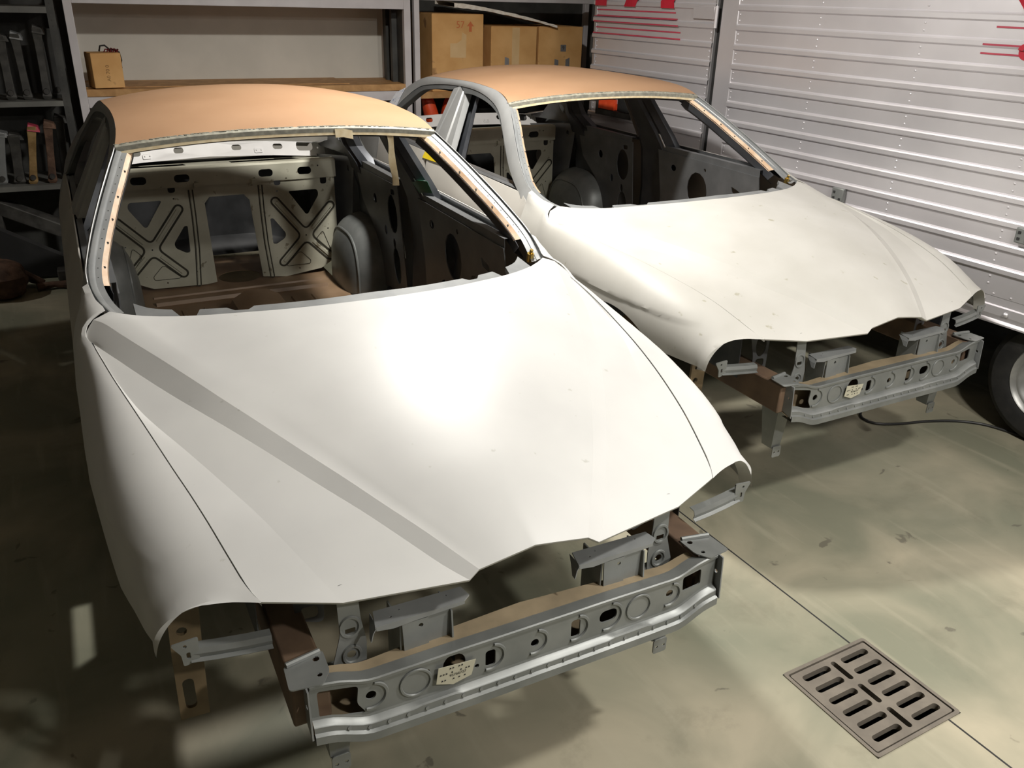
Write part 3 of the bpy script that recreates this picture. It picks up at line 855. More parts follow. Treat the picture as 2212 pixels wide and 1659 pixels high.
def build_interior(root):
    VB = -3.72
    bulk = lambda x, y, d: C3(x, VB + d, y)
    outer = [(-0.66, 0.29), (-0.66, 0.06), (-0.645, -0.235), (-0.48, -0.318), (-0.172, -0.326), (-0.112, -0.318), (-0.125, -0.20), (-0.132, 0.13), (-0.129, 0.19), (-0.11, 0.206),
             (0.11, 0.206), (0.129, 0.19), (0.132, 0.13), (0.15, -0.20), (0.172, -0.318), (0.31, -0.335), (0.40, -0.33), (0.54, -0.305), (0.645, -0.235), (0.66, 0.06), (0.66, 0.29)]
    # the middle is open; walk the outline as one ring above the opening
    outer = [(-0.66, 0.30), (-0.66, -0.235), (-0.48, -0.318), (-0.172, -0.326), (-0.115, -0.318), (-0.130, 0.17), (-0.10, 0.206), (0.10, 0.206), (0.130, 0.17),
             (0.165, -0.318), (0.31, -0.335), (0.54, -0.305), (0.66, -0.235), (0.66, 0.30)]
    tri = [(0.365, 0.205), (0.547, 0.205), (0.555, 0.17), (0.481, 0.055), (0.465, 0.055)]
    tri2 = [(0.243, 0.045), (0.262, 0.045), (0.332, -0.055), (0.325, -0.085), (0.27, -0.118), (0.247, -0.115)]
    rc = [(0.285, 0.245), (0.325, 0.245), (0.325, 0.295), (0.285, 0.295)]
    rc2 = [(0.57, 0.235), (0.61, 0.235), (0.61, 0.285), (0.57, 0.285)]
    holes = []
    for h in (tri, tri2, rc, rc2):
        r = rpoly(h, 0.016, 4)
        holes += [r, mir(r)]
    for x, y in ((0.457, -0.08), (0.30, 0.21), (0.60, -0.05), (0.22, -0.24), (0.40, -0.29)):
        holes += [circle(x, y, 0.005, 8), circle(-x, y, 0.005, 8)]
    g = G().plate(outer, holes, bulk, -0.004)
    tips = [(0.640, 0.115), (0.268, 0.167), (0.285, -0.255), (0.618, -0.246)]      # counter-clockwise round the cross
    cxy = Vector((0.457, -0.08))
    hwx = 0.024
    ds = [(Vector(t) - cxy).normalized() for t in tips]
    loop = []
    for i in range(4):
        d_, n_ = ds[i], Vector((-ds[i].y, ds[i].x))
        L_ = (Vector(tips[i]) - cxy).length - hwx
        loop += [tuple(cxy + d_ * L_ + (-n_ * math.cos(a) + d_ * math.sin(a)) * hwx) for a in [PI * j / 8 for j in range(9)]]
        d2 = ds[(i + 1) % 4]; n2 = Vector((-d2.y, d2.x))
        # left side of this arm meets the right side of the next
        A_, B_ = n_ * hwx, -n2 * hwx
        den = d_.x * d2.y - d_.y * d2.x
        tt = ((B_ - A_).x * d2.y - (B_ - A_).y * d2.x) / den
        cr = cxy + A_ + d_ * tt
        q0, q1 = cr + d_ * 0.035, cr + d2 * 0.035
        loop += [tuple(q0 * (1 - t) ** 2 + cr * 2 * t * (1 - t) + q1 * t * t) for t in [k / 6 for k in range(7)]]
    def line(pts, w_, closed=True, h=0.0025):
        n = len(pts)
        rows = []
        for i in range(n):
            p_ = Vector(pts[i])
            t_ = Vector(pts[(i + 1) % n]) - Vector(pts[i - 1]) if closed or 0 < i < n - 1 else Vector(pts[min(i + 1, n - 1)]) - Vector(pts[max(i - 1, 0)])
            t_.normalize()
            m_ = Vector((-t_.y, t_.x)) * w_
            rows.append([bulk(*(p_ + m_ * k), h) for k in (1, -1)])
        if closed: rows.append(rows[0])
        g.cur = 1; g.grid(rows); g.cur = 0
    for sd in (1, -1):
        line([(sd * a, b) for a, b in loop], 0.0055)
        for tp, d_ in zip(tips, ds):
            c0 = cxy + d_ * 0.06; c1 = Vector(tp) - d_ * 0.030
            rib(g, [(sd * c0.x, c0.y), (sd * c1.x, c1.y)], bulk, 0.015, 0.007)
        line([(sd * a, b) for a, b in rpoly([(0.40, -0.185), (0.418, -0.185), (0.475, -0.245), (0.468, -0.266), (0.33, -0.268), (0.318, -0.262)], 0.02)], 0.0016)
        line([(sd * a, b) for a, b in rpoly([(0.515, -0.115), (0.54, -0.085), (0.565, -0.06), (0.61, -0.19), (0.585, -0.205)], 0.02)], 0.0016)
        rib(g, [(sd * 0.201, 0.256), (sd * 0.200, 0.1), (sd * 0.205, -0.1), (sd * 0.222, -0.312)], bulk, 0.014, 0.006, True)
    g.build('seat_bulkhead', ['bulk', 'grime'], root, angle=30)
    # cross member on top of the bulkhead
    top = lambda x, y, d: C3(x, VB + 0.004 + d, y)
    ov = [rrect(s * a, 0.325, 0.085, 0.045, 0.02) for s in (1, -1) for a in (0.475, 0.24)]
    ov += [circle(s * a, b, 0.005, 8) for s in (1, -1) for a, b in ((0.17, 0.30), (0.36, 0.285), (0.56, 0.35))]
    g = G().plate([(-0.67, 0.275), (0.67, 0.275), (0.67, 0.375), (-0.67, 0.375)], ov, top, 0.004)
    g.grid([[C3(u, VB + 0.008, 0.375), C3(u, VB - 0.003, 0.386), C3(u, VB - 0.06, 0.386)] for u in (-0.67, -0.3, 0, 0.3, 0.67)])
    for s in (-1, 1): g.box(C3(s * 0.165, VB + 0.018, 0.283), (0.02, 0.03, 0.025))
    g.build('bulkhead_cross_member', 'bulk', root, angle=30)
    # parcel shelf with two big openings and a centre plate
    sh = lambda x, y, d: C3(x, y, 0.375 - 0.06 * (VB - y) / 0.55 - d)
    hl = rpoly([(-0.58, -3.79), (-0.17, -3.79), (-0.17, -4.22), (-0.50, -4.22)], 0.04)
    hr = rpoly([(0.10, -3.79), (0.58, -3.79), (0.50, -4.22), (0.10, -4.22)], 0.04)
    G().plate([(-0.68, VB - 0.04), (0.68, VB - 0.04), (0.66, -4.27), (-0.66, -4.27)], [hl, hr], sh, 0.004, 0.3).build('parcel_shelf', 'bulk', root)
    # pressed bar along the foot of the rear screen
    bar = lambda x, y, d: C3(x, -4.27 + 0.10 * (x / 0.62) ** 2 + d - 0.55 * (y - 0.39), y)
    ov = [rrect(s * a, 0.395, 0.06, 0.032, 0.015) for s in (1, -1) for a in (0.434, 0.178)] + [rrect(0.60, 0.395, 0.10, 0.055, 0.02)]
    ov += [circle(-0.33, 0.415, 0.008, 8), circle(0.68, 0.385, 0.006, 8)]
    g = G().plate([(-0.72, 0.335), (-0.4, 0.343), (0, 0.350), (0.4, 0.343), (0.72, 0.335), (0.72, 0.415), (0.4, 0.428), (0, 0.434), (-0.4, 0.428), (-0.72, 0.415)], ov, bar, 0.004, 0.08)
    for x in (-0.37, 0.31): g.plate(rrect(x, 0.375, 0.05, 0.026, 0.006), [circle(x - 0.015, 0.375, 0.004, 8), circle(x + 0.015, 0.375, 0.004, 8)], lambda a, b, d: C3(a, bar(a, b, 0)[0] + 0.006 + d, b), 0.006)
    g.build('rear_screen_bar', 'white_frame', root)
    # floor pan with beads and a round well
    fl = lambda x, y, d: C3(x, y, -0.335 - d)
    g = G().plate([(-0.80, -1.05), (0.80, -1.05), (0.80, -3.0), (0.58, -3.2), (0.58, -4.30), (-0.58, -4.30), (-0.58, -3.2), (-0.80, -3.0)], [circle(0.04, -3.84, 0.13, 24)], fl, 0.004)
    for s in (-1, 1):
        for a in (0.25, 0.37): rib(g, [(s * a, -3.3), (s * a, -2.6), (s * a, -1.6)], lambda x, y, d: C3(x, y, -0.335 + d), 0.02, 0.008)
    rib(g, [(-0.5, -3.45), (0.5, -3.45)], lambda x, y, d: C3(x, y, -0.335 + d), 0.03, 0.02)
    rib(g, [(-0.5, -3.58), (0.5, -3.58)], lambda x, y, d: C3(x, y, -0.335 + d), 0.015, 0.01)
    g.grid([[C3(u, v, -0.335 + h) for u, h in ((-0.17, 0), (-0.13, 0.10), (-0.06, 0.14), (0.06, 0.14), (0.13, 0.10), (0.17, 0))] for v in (-1.05, -2.0, -3.1)])
    g.build('floor_pan', 'tan_floor', root, angle=30)
    # wheel tubs
    for sd in (1, -1):
        rows = []
        for i in range(25):
            a = PI * i / 24
            row = []
            for j in range(13):
                b = PI / 2 * j / 12
                ca, sa = math.cos(a), math.sin(a)
                k = 2 / 3.2
                e = lambda x: math.copysign(abs(x) ** k, x)
                rad = e(math.sin(b)) if b > 0 else 0
                u = 0.86 - 0.295 * e(math.cos(b))
                row.append(C3(sd * u, -3.43 + 0.33 * rad * e(ca), -0.34 + 0.43 * rad * e(sa)))
            rows.append(row)
        g = G().grid(rows)
        # welded bead around the tub
        g.tube([V(r[6]) + Vector((0, -sd * 0.002, 0)) for r in rows], 0.006, 6)
        g.build('wheel_tub', 'metal', root, angle=30, solid=0.003)
    # firewall, boot walls
    G().plate([(-0.80, 0.36), (-0.80, -0.34), (0.80, -0.34), (0.80, 0.36), (0.45, 0.40), (-0.45, 0.40)], [circle(0.35, 0.1, 0.05, 12), circle(-0.2, 0.0, 0.04, 12)], lambda x, y, d: C3(x, -1.07 + d, y), 0.004).build('firewall', 'inner', root)
    g = G().plate([(-0.75, 0.335), (-0.75, -0.30), (0.75, -0.30), (0.75, 0.335)], [], lambda x, y, d: C3(x, -4.42 + d + 0.16 * (x / 0.75) ** 2, y), 0.004, 0.1)
    g.build('tail_panel', 'boot_dark', root)
    G().grid([[C3(0.66 * k / 6, -4.285 + 0.10 * (0.66 * k / 6 / 0.62) ** 2 - 0.04 * j - (0.005 if j == 4 else 0), 0.428 - 0.012 * (k / 6) ** 2 - 0.003 * j * j) for k in range(-6, 7)] for j in range(5)]).build('boot_lid', 'primer', root, angle=30, solid=0.003)
    for sd in (1, -1):
        g = G().plate([(-3.5, 0.42), (-3.72, 0.40), (-4.28, 0.33), (-4.28, -0.32), (-3.72, -0.32), (-3.60, 0.0)], [circle(-3.98, 0.1, 0.07, 14), circle(-3.62, 0.34, 0.018, 8)], lambda x, y, d: C3(sd * (Us(x, 0.36) - 0.13 - d), x, y), 0.004)
        # sail panel between the rear screen and the rear door
        g.plate([(-3.50, 0.42), (-3.54, 0.55), (-3.45, 0.68), (-3.36, 0.76), (-3.50, 0.72), (-3.68, 0.62), (-3.98, 0.46), (-4.2, 0.40)], [circle(-3.66, 0.52, 0.035, 12), circle(-3.62, 0.60, 0.012, 8)],
                lambda x, y, d: C3(sd * (Us(x, y) - 0.09 - d), x, y), 0.004)
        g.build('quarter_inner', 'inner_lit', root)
    # sill inner boxes
    for sd in (1, -1):
        G().box(C3(sd * 0.80, -2.2, -0.30), (1.7, 0.10, 0.09)).build('sill', 'inner', root, bevel=0.01)

def build_front(root):
    # bumper beam
    us = sorted(set([i * 0.02 - 0.54 for i in range(55)] + [-0.545, 0.545]))
    def topw(u):
        a = abs(u)
        return interp([(-0.017,), (-0.0175,), (-0.018,), (-0.022,), (-0.022,), (-0.004,), (0.004,), (0.006,)], [0, 0.1, 0.2, 0.36, 0.42, 0.475, 0.52, 0.55], a)[0]
    def botw(u):
        a = abs(u)
        return interp([(-0.176,), (-0.178,), (-0.18,), (-0.178,), (-0.150,), (-0.141,)], [0, 0.2, 0.38, 0.43, 0.50, 0.55], a)[0]
    def vv(u): return 0.200 - 0.010 * (u / 0.54) ** 2
    g = G()
    face = lambda x, y, d: C3(x, vv(x) - 0.004 - d, y)
    outl = [(u, topw(u) - 0.004) for u in us] + [(u, botw(u) + 0.046) for u in reversed(us)]
    holes = [rpoly([(-0.53, -0.018), (-0.44, -0.036), (-0.445, -0.085), (-0.425, -0.118), (-0.528, -0.095)], 0.010),
             rpoly([(0.437, -0.036), (0.497, -0.026), (0.499, -0.075), (0.440, -0.080)], 0.008),
             circle(-0.413, -0.073, 0.012), circle(-0.215, -0.058, 0.028), rrect(-0.123, -0.077, 0.026, 0.046, 0.008), circle(-0.005, -0.077, 0.011), rrect(0.109, -0.075, 0.026, 0.052, 0.008),
             rrect(0.205, -0.071, 0.052, 0.036, 0.016), circle(0.396, -0.070, 0.011), circle(-0.280, -0.055, 0.005, 8), circle(-0.158, -0.088, 0.006, 8)]
    g.plate(outl, holes, face, 0.004)
    rows = []
    for u in us:
        t, b, v = topw(u), botw(u), vv(u)
        rows.append([C3(u, v - 0.045, t - 0.012), C3(u, v - 0.018, t - 0.004), C3(u, v - 0.002, t), C3(u, v + 0.002, t - 0.002), C3(u, v + 0.001, t - 0.010), C3(u, v - 0.004, t - 0.014)])
    g.grid(rows)
    rows = []
    for u in us:
        b, v = botw(u), vv(u)
        st = 0.004 if (abs(abs(u) - 0.26) < 0.06) else 0
        rows.append([C3(u, v - 0.004, b + 0.056), C3(u, v - 0.002, b + 0.050), C3(u, v + 0.010, b + 0.044 + st), C3(u, v + 0.013, b + 0.040 + st), C3(u, v + 0.014, b + 0.026), C3(u, v + 0.022, b + 0.022), C3(u, v + 0.022, b), C3(u, v - 0.03, b + 0.004)])
    g.grid(rows)
    for x in (-0.309, 0.298):
        rib(g, [(x + 0.036 * math.cos(a), -0.077 + 0.036 * math.sin(a)) for a in [2 * PI * k / 24 for k in range(25)]], lambda a, b, d: C3(a, vv(a) - 0.003 + d, b), 0.0035, 0.003)
    for x, r in ((-0.413, 0.036), (-0.123, 0.036), (-0.005, 0.034), (0.109, 0.036), (0.205, 0.040), (0.396, 0.034)):
        rib(g, [(x + r * math.cos(a), -0.074 + r * math.sin(a)) for a in [PI * (-0.62 + 1.05 * k / 18) for k in range(19)]], lambda a, b, d: C3(a, vv(a) - 0.003 + d, b), 0.0045, 0.004)
    for i in range(22):
        u = -0.47 + 0.045 * i
        p = V(C3(u, vv(u) + 0.013, botw(u) + 0.033))
        g.tube([p, p + Vector((0.003, 0, 0.001))], 0.0045, 8)
    beam = g.build('bumper_beam', 'metal', root, angle=30)
    # closing plates behind the beam
    g = G()
    g.grid([[C3(u, 0.155 - 0.008 * (u / 0.54) ** 2, topw(u) - 0.012), C3(u, 0.10 + 0.03 * abs(u) / 0.54, topw(u) - 0.012), C3(u, 0.10 + 0.03 * abs(u) / 0.54, topw(u) - 0.12), C3(u, 0.19, topw(u) - 0.135)] for u in us])
    g.build('beam_box', 'ochre', root, angle=30, solid=0.002)
    for sd in (1, -1):
        g = G().plate([(0.165, 0.004), (0.205, 0.004), (0.212, -0.125), (0.165, -0.11)], [circle(0.187, -0.05, 0.006, 8)], lambda x, y, d: C3(sd * (0.549 + d), x, y), 0.004)
        g.build('beam_end_plate', 'frame', root, smooth=False)
    # printed label, hanging slightly crooked over a hole in the beam
    cx, cy = -0.212, -0.078
    rz = -0.38
    lf = lambda x, y, d: C3(cx + x * math.cos(0.02) - y * math.sin(0.02), 0.199 + 0.003 + d, cy + y)
    lab = G().plate([(-0.045, 0.028), (0.048, 0.020), (0.036, -0.022), (-0.010, -0.032), (-0.052, -0.016)], [], lf, 0.0012).build('part_label', 'paper', beam, smooth=False)
    g = G()
    vs, fs = text_mesh('95766727', 0.0105)
    g.add([lf(0.002 + p[0], -0.003 + p[1], 0.0022) for p in vs], fs)
    for x, y in ((-0.016, 0.018), (-0.009, 0.018), (0.006, 0.018), (0.013, 0.018), (-0.040, 0.006), (-0.033, 0.006), (-0.026, 0.006), (-0.012, 0.006), (0.010, 0.006), (0.023, 0.006), (0.030, 0.006), (-0.037, -0.012), (-0.030, -0.012), (-0.009, -0.014), (0.005, -0.014), (0.019, -0.014)):
        g.add([lf(x - 0.0018, y - 0.002, 0.0022), lf(x + 0.0018, y - 0.002, 0.0022), lf(x + 0.0018, y + 0.002, 0.0022), lf(x - 0.0018, y + 0.002, 0.0022)], [(0, 1, 2, 3)])
    g.build('label_print', 'ink', lab, smooth=False)
    # radiator support posts with a cross bracket on each
    for a0, br in ((-0.385, (-0.386, -0.145)), (0.15, (0.139, 0.386))):
        x0 = -0.316 if a0 < 0 else 0.222
        fn = lambda x, y, d: C3(x, 0.135 - d, y)
        g = G().plate([(x0, 0.045), (x0 + 0.062, 0.045), (x0 + 0.065, -0.095), (x0 + 0.006, -0.10)], [circle(x0 + 0.045, 0.028, 0.006, 8)], fn, 0.004)
        g.plate([(x0 + 0.062, 0.045), (x0 + 0.118, 0.045), (x0 + 0.118, -0.095), (x0 + 0.065, -0.095)], [], lambda x, y, d: C3(x, 0.130 - d, y), 0.004)
        g.plate([(0.06, 0.045), (0.138, 0.045), (0.150, -0.095), (0.06, -0.095)], [], lambda x, y, d: C3(x0 + 0.118 + d, x, y), 0.004)
        g.plate([(0.04, 0.045), (0.128, 0.045), (0.128, -0.10), (0.04, -0.10)], [], lambda x, y, d: C3(x0 + 0.000 - d, x, y), 0.004)
        g.build('radiator_post', 'metal', root, smooth=False)
        u0, u1 = br
        top = lambda x, y, d: C3(x, y, 0.060 - d)
        g = G().plate([(u0 + 0.008, 0.135), (u1 - 0.02, 0.135), (u1, 0.120), (u1 - 0.006, 0.085), (u0 + 0.02, 0.082)], [circle(u0 + 0.05, 0.115, 0.004, 8), circle(u0 + 0.075, 0.10, 0.003, 8), circle(u1 - 0.05, 0.10, 0.003, 8)], top, 0.003)
        g.plate([(u0 + 0.01, 0.060), (u1 - 0.018, 0.060), (u1 - 0.018, 0.052), (u0 + 0.10, 0.048), (u0 + 0.05, 0.044), (u0 + 0.01, 0.050)], [], lambda x, y, d: C3(x, 0.1355 - d, y), 0.003)
        g.grid([[C3(u0 + 0.012, 0.135, 0.059), C3(u0 + 0.012, 0.082, 0.059)], [C3(u0 + 0.002, 0.137, 0.045), C3(u0 + 0.004, 0.105, 0.045)], [C3(u0 - 0.004, 0.140, 0.026), C3(u0 - 0.003, 0.125, 0.026)]])
        g.build('radiator_bracket', 'frame', root, smooth=False, solid=0.002)
    for sd in (1, -1):
        # pressed support plate with two round stampings
        fn = lambda x, y, d: C3(sd * x, 0.095 - 0.03 * max(0, y) - d, y)
        pl = rpoly([(0.403, 0.165), (0.450, 0.165), (0.448, 0.03), (0.470, -0.052), (0.425, -0.096), (0.392, -0.092), (0.388, 0.0), (0.398, 0.06)], 0.012)
        g = G().plate(pl, [rrect(0.424, 0.036, 0.024, 0.014, 0.002), circle(0.425, -0.030, 0.011, 14)], fn, 0.003)
        for cy_, r in ((0.048, 0.022), (-0.030, 0.020)):
            rib(g, [(0.424 + r * math.cos(a), cy_ + r * 1.15 * math.sin(a)) for a in [2 * PI * k / 20 for k in range(21)]], lambda a, b, d: C3(sd * a, 0.0955 - 0.03 * max(0, b) + d, b), 0.004, 0.004)
        g.build('radiator_support', 'metal', root, angle=30)
        # lamp panel with an oval opening
        fn = lambda x, y, d: C3(sd * (x - 0.015), -0.06 - 0.10 * (x - 0.45) - d, y)
        G().plate(rpoly([(0.455, 0.15), (0.60, 0.14), (0.55, 0.11), (0.530, 0.03), (0.525, -0.03), (0.46, -0.05)], 0.02), [circle(0.495, 0.065, 0.025, 18, 0.05), rrect(0.493, -0.012, 0.04, 0.035, 0.01)], fn, 0.003).build('lamp_panel', 'inner_lit', root)
        # chassis rail
        g = G().hexa([C3(sd * 0.492, -1.0, -0.01), C3(sd * 0.575, -1.0, -0.01), C3(sd * 0.575, -1.0, -0.12), C3(sd * 0.492, -1.0, -0.12)],
                     [C3(sd * 0.495, 0.165, -0.004), C3(sd * 0.575, 0.165, -0.004), C3(sd * 0.58, 0.165, -0.12), C3(sd * 0.495, 0.165, -0.12)])
        g.build('chassis_rail', 'brown', root, bevel=0.006)
        # pale mounting plate on the rail end
        fn = lambda x, y, d: C3(sd * x, y, 0.004 + d)
        g = G().plate(rpoly([(0.49, 0.095), (0.58, 0.11), (0.585, 0.185), (0.515, 0.195), (0.492, 0.16)], 0.008), [circle(0.515, 0.165, 0.006, 8), circle(0.51, 0.115, 0.008, 8)], fn, 0.003)
        g.tube([C3(sd * 0.497, 0.095, 0.008), C3(sd * 0.575, 0.112, 0.010)], 0.007, 8)
        g.build('rail_plate', 'metal', root)
        # tan crash brace beside the rail end
        # headlamp carrier bar
        g = G()
        rows = [[C3(sd * u, v, w + 0.014), C3(sd * u, v + 0.020, w + 0.012), C3(sd * u, v + 0.024, w), C3(sd * u, v + 0.020, w - 0.013), C3(sd * u, v + 0.030, w - 0.018)] for u, v, w in ((0.755, 0.0, 0.040), (0.70, 0.008, 0.036), (0.64, 0.012, 0.030), (0.585, 0.012, 0.024))]
        g.grid(rows)
        g.plate(rpoly([(0.735, 0.080), (0.790, 0.076), (0.772, 0.045), (0.770, 0.015), (0.738, 0.022)], 0.005), [circle(0.763, 0.066, 0.005, 8), rrect(0.758, 0.040, 0.010, 0.018, 0.004)], lambda x, y, d: C3(sd * x, 0.022 + d, y), 0.003)
        g.build('headlamp_bar', 'metal', root, angle=30, solid=0.002)
        # ochre arch bracket hanging behind the headlamp opening
        fn = lambda x, y, d: C3(sd * x, -0.11 - d, y)
        if sd < 0: G().plate([(0.715, 0.07), (0.785, 0.06), (0.790, -0.06), (0.795, -0.257), (0.729, -0.26), (0.722, -0.06)], [rrect(0.766, -0.185, 0.026, 0.09, 0.012), circle(0.764, -0.055, 0.012, 10), circle(0.76, 0.0, 0.012, 10)], fn, 0.01).build('arch_bracket', 'brown_ochre', root)
        # tapered tie-down horn below the rail
        g = G().hexa([C3(sd * 0.50, 0.00, -0.12), C3(sd * 0.43, 0.00, -0.12), C3(sd * 0.43, 0.10, -0.12), C3(sd * 0.50, 0.10, -0.12)],
                     [C3(sd * 0.492, 0.03, -0.335), C3(sd * 0.445, 0.03, -0.335), C3(sd * 0.445, 0.085, -0.335), C3(sd * 0.492, 0.085, -0.335)])
        g.plate(rrect(0.468, -0.350, 0.046, 0.05, 0.008), [circle(0.456, -0.352, 0.005, 8), circle(0.480, -0.352, 0.005, 8)], lambda x, y, d: C3(sd * x, 0.09 + d, y), 0.004)
        g.build('tie_down_horn', 'metal', root, bevel=0.004)
        # inner wing apron
        fn = lambda x, y, d: C3(sd * (0.60 + d), x, y)
        g = G().plate([(-0.05, 0.12), (-0.3, 0.20), (-1.05, 0.30), (-1.05, -0.30), (-0.85, -0.05), (-0.55, 0.08), (-0.25, -0.05), (-0.05, -0.05)], [circle(-0.75, 0.18, 0.05, 12)], fn, 0.003)
        g.lathe([(0.0, 0.0), (0.10, 0.0), (0.13, -0.03), (0.14, -0.25)], Matrix.Translation(C3(sd * 0.56, -0.58, 0.24)), 20)
        g.build('wing_apron', 'inner', root)

def build_supports(root):
    g = G()
    for s in (1, -1):
        g.box(C3(s * 0.70, -1.75, -0.50), (0.10, 0.10, 0.325))
        g.box(C3(s * 0.70, -3.0, -0.50), (0.10, 0.10, 0.325))
    return g

def build_car(matrix, label):
    root = thing('car_body_shell', label, 'car body', matrix=matrix, group=None)
    build_bonnet(root)
    for sd in (1, -1):
        build_fender(root, sd); build_side(root, sd); build_doors(root, sd)
    build_windscreen(root); build_roof(root); build_interior(root); build_front(root)
    return root

MA = Matrix(((0.4635, 0.88609, -0.00339, -0.01435), (-0.8861, 0.4635, -0.00096, 1.77254), (0.00072, 0.00345, 0.99999, 0.66211), (0, 0, 0, 1)))
MB = Matrix(((0.47313, 0.88096, -0.00754, 1.45708), (-0.88099, 0.4731, -0.00487, 3.36491), (-0.00072, 0.00895, 0.99996, 0.67866), (0, 0, 0, 1)))
# car local x is forward, y is the car's left; the matrices already list columns as (forward, left, up)
car_a = build_car(MA, 'nearer bare grey car body shell with smooth clean bonnet and tan roof')
def copy_tree(o, parent=None, matrix=None):
    c = o.copy()
    COL.objects.link(c)
    if parent: c.parent = parent
    for ch in list(o.children): copy_tree(ch, c)
    return c
car_b = copy_tree(car_a)
car_b.matrix_world = MB
car_b['label'] = 'farther bare grey car body shell with weathered bonnet standing beside the ribbed trailer'
def walk(o):
    yield o
    for c in o.children: yield from walk(c)
for o in walk(car_b):
    if o.type == 'MESH' and o.name.split('.')[0] in ('bonnet', 'front_fender'):
        o.data = o.data.copy(); o.data.materials[0] = M['primer_b']

# tape left on the shells
def tape(root, name, mat, rows, label):
    o = G().grid([[C3(*p) for p in r] for r in rows]).build(name, mat, root, smooth=True, solid=0.001)
    o['label'] = label
    return o
def sidept(v, w, d=-0.003): return (Us(v, w) - d, v, w)
tape(car_a, 'masking_tape', 'green_tape', [[(0.70, -2.47, 0.475), (0.690, -2.38, 0.49), (0.675, -2.30, 0.515), (0.70, -2.235, 0.52)], [(0.735, -2.49, 0.41), (0.725, -2.40, 0.425), (0.71, -2.32, 0.45), (0.735, -2.255, 0.455)]], 'dark green tape around the centre pillar')
tape(car_a, 'masking_tape', 'cream', [[(0.432 + 0.022 * f + 0.004 * math.sin(9 * f), -2.02 - 0.01 * f, 0.782 - 0.225 * f), (0.448 + 0.016 * f + 0.006 * math.sin(6 * f), -2.022, 0.782 - 0.225 * f), (0.462 + 0.016 * f, -2.015 - 0.01 * math.sin(5 * f), 0.782 - 0.222 * f)] for f in [k / 12 for k in range(13)]], 'limp cream masking tape hanging inside the windscreen')
tape(car_a, 'masking_tape', 'cream', [[(u, -1.995 + w * 0.2, 0.815 - w - (0.01 if u > 0.25 else 0)) for w in (0.0, 0.02, 0.034)] for u in (0.20, 0.235, 0.275)], 'scrap of cream tape on the roof edge')
tape(car_b, 'masking_tape', 'yellow_tape', [[(-sidept(v, w + dz)[0] - 0.004, v, w + dz) for v, dz in ((-2.43, 0.0), (-2.55, -0.004), (-2.66, -0.008), (-2.74, -0.010))] for w in (0.440, 0.405)], 'yellow tape across the centre pillar')
tape(car_b, 'masking_tape', 'white_tape', [[(-(sidept(v, w)[0] + 0.009), v, w) for v, w in ((-3.44, 0.735), (-3.46, 0.67), (-3.46, 0.60))], [(-(sidept(v, w)[0] + 0.009), v, w) for v, w in ((-3.50, 0.715), (-3.53, 0.65), (-3.54, 0.59))], [(-(sidept(v, w)[0] + 0.009), v, w) for v, w in ((-3.57, 0.69), (-3.60, 0.63), (-3.61, 0.58))]], 'white printed tape on the rear pillar')

# ================================================================== ROOM
GC = [(0.9157, 2.1444), (1.2360, 2.3154), (1.4255, 2.0006), (1.1028, 1.8076)]   # drain corners on the floor
gc = Vector((sum(p[0] for p in GC) / 4, sum(p[1] for p in GC) / 4, 0))
GA = math.radians(29.6)            # drain and floor joint direction
def build_floor():
    L = 11.0
    h = 0.190
    xs = [-L, -h, h, L]
    vs = [(x, y, 0) for y in xs for x in xs]
    fs = []
    for j in range(3):
        for i in range(3):
            if i == 1 and j == 1: continue
            a = j * 4 + i
            fs.append((a, a + 1, a + 5, a + 4))
    o = G().add(vs, fs).build('floor', 'floor', smooth=False)
    o.location = gc; o.rotation_euler = (0, 0, GA)
    struct(o)
    # saw-cut joint running through the drain
    g = G()
    for y0, y1 in ((0.19, 5.0), (-5.0, -0.19)): g.box((0.13, (y0 + y1) / 2, -0.0005), (0.006, y1 - y0, 0.003))
    j = struct(g.build('trim_1', 'ink', smooth=False))
    j.location = gc; j.rotation_euler = (0, 0, GA)
build_floor()

d = thing('drain_grate', 'square cast iron drain grate with slotted bars set in the concrete floor', 'drain grate', gc, GA)
g = G().plate(rrect(0, 0, 0.380, 0.380, 0.012), [rrect(0, 0, 0.356, 0.356, 0.006)], lambda x, y, z: (x, y, 0.004 - z), 0.05)
g.build('frame', 'cast_iron', d, angle=30)
hs = []
for i in range(6):
    b = 0.5 - (0.10 + 0.158 * i)
    for a in (0.255, 0.765): hs.append(rrect((a - 0.5) * 0.35, b * 0.35, 0.34 * 0.35, 0.026, 0.012))
for b in (0.18, 0.5, 0.82): hs.append(rrect(0, (0.5 - b) * 0.35, 0.020, 0.25 * 0.35, 0.009))
G().plate(rrect(0, 0, 0.346, 0.346, 0.006), hs, lambda x, y, z: (x, y, 0.002 - z), 0.022).build('grate', 'cast_iron', d, angle=30)
g = G()
for (cx, cy, sx, sy) in ((0, 0.185, 0.38, 0.01), (0, -0.185, 0.38, 0.01), (0.185, 0, 0.01, 0.38), (-0.185, 0, 0.01, 0.38)): g.box((cx, cy, -0.23), (sx, sy, 0.36))
g.box((0, 0, -0.40), (0.38, 0.38, 0.02))
g.build('pit', 'black', d, smooth=False)

SA = math.radians(26.0)
S0 = Vector((-2.5, 6.55, 0)); SD = Vector((math.cos(SA), math.sin(SA), 0)); SN = Vector((-math.sin(SA), math.cos(SA), 0))
def SP(s, dpt, z): return S0 + SD * s + SN * dpt + Vector((0, 0, z))
ZR = Matrix.Rotation(SA, 3, 'Z')
def sbox(g, s0, s1, d0, d1, z0, z1): g.box(SP((s0 + s1) / 2, (d0 + d1) / 2, (z0 + z1) / 2), (s1 - s0, d1 - d0, z1 - z0), ZR)

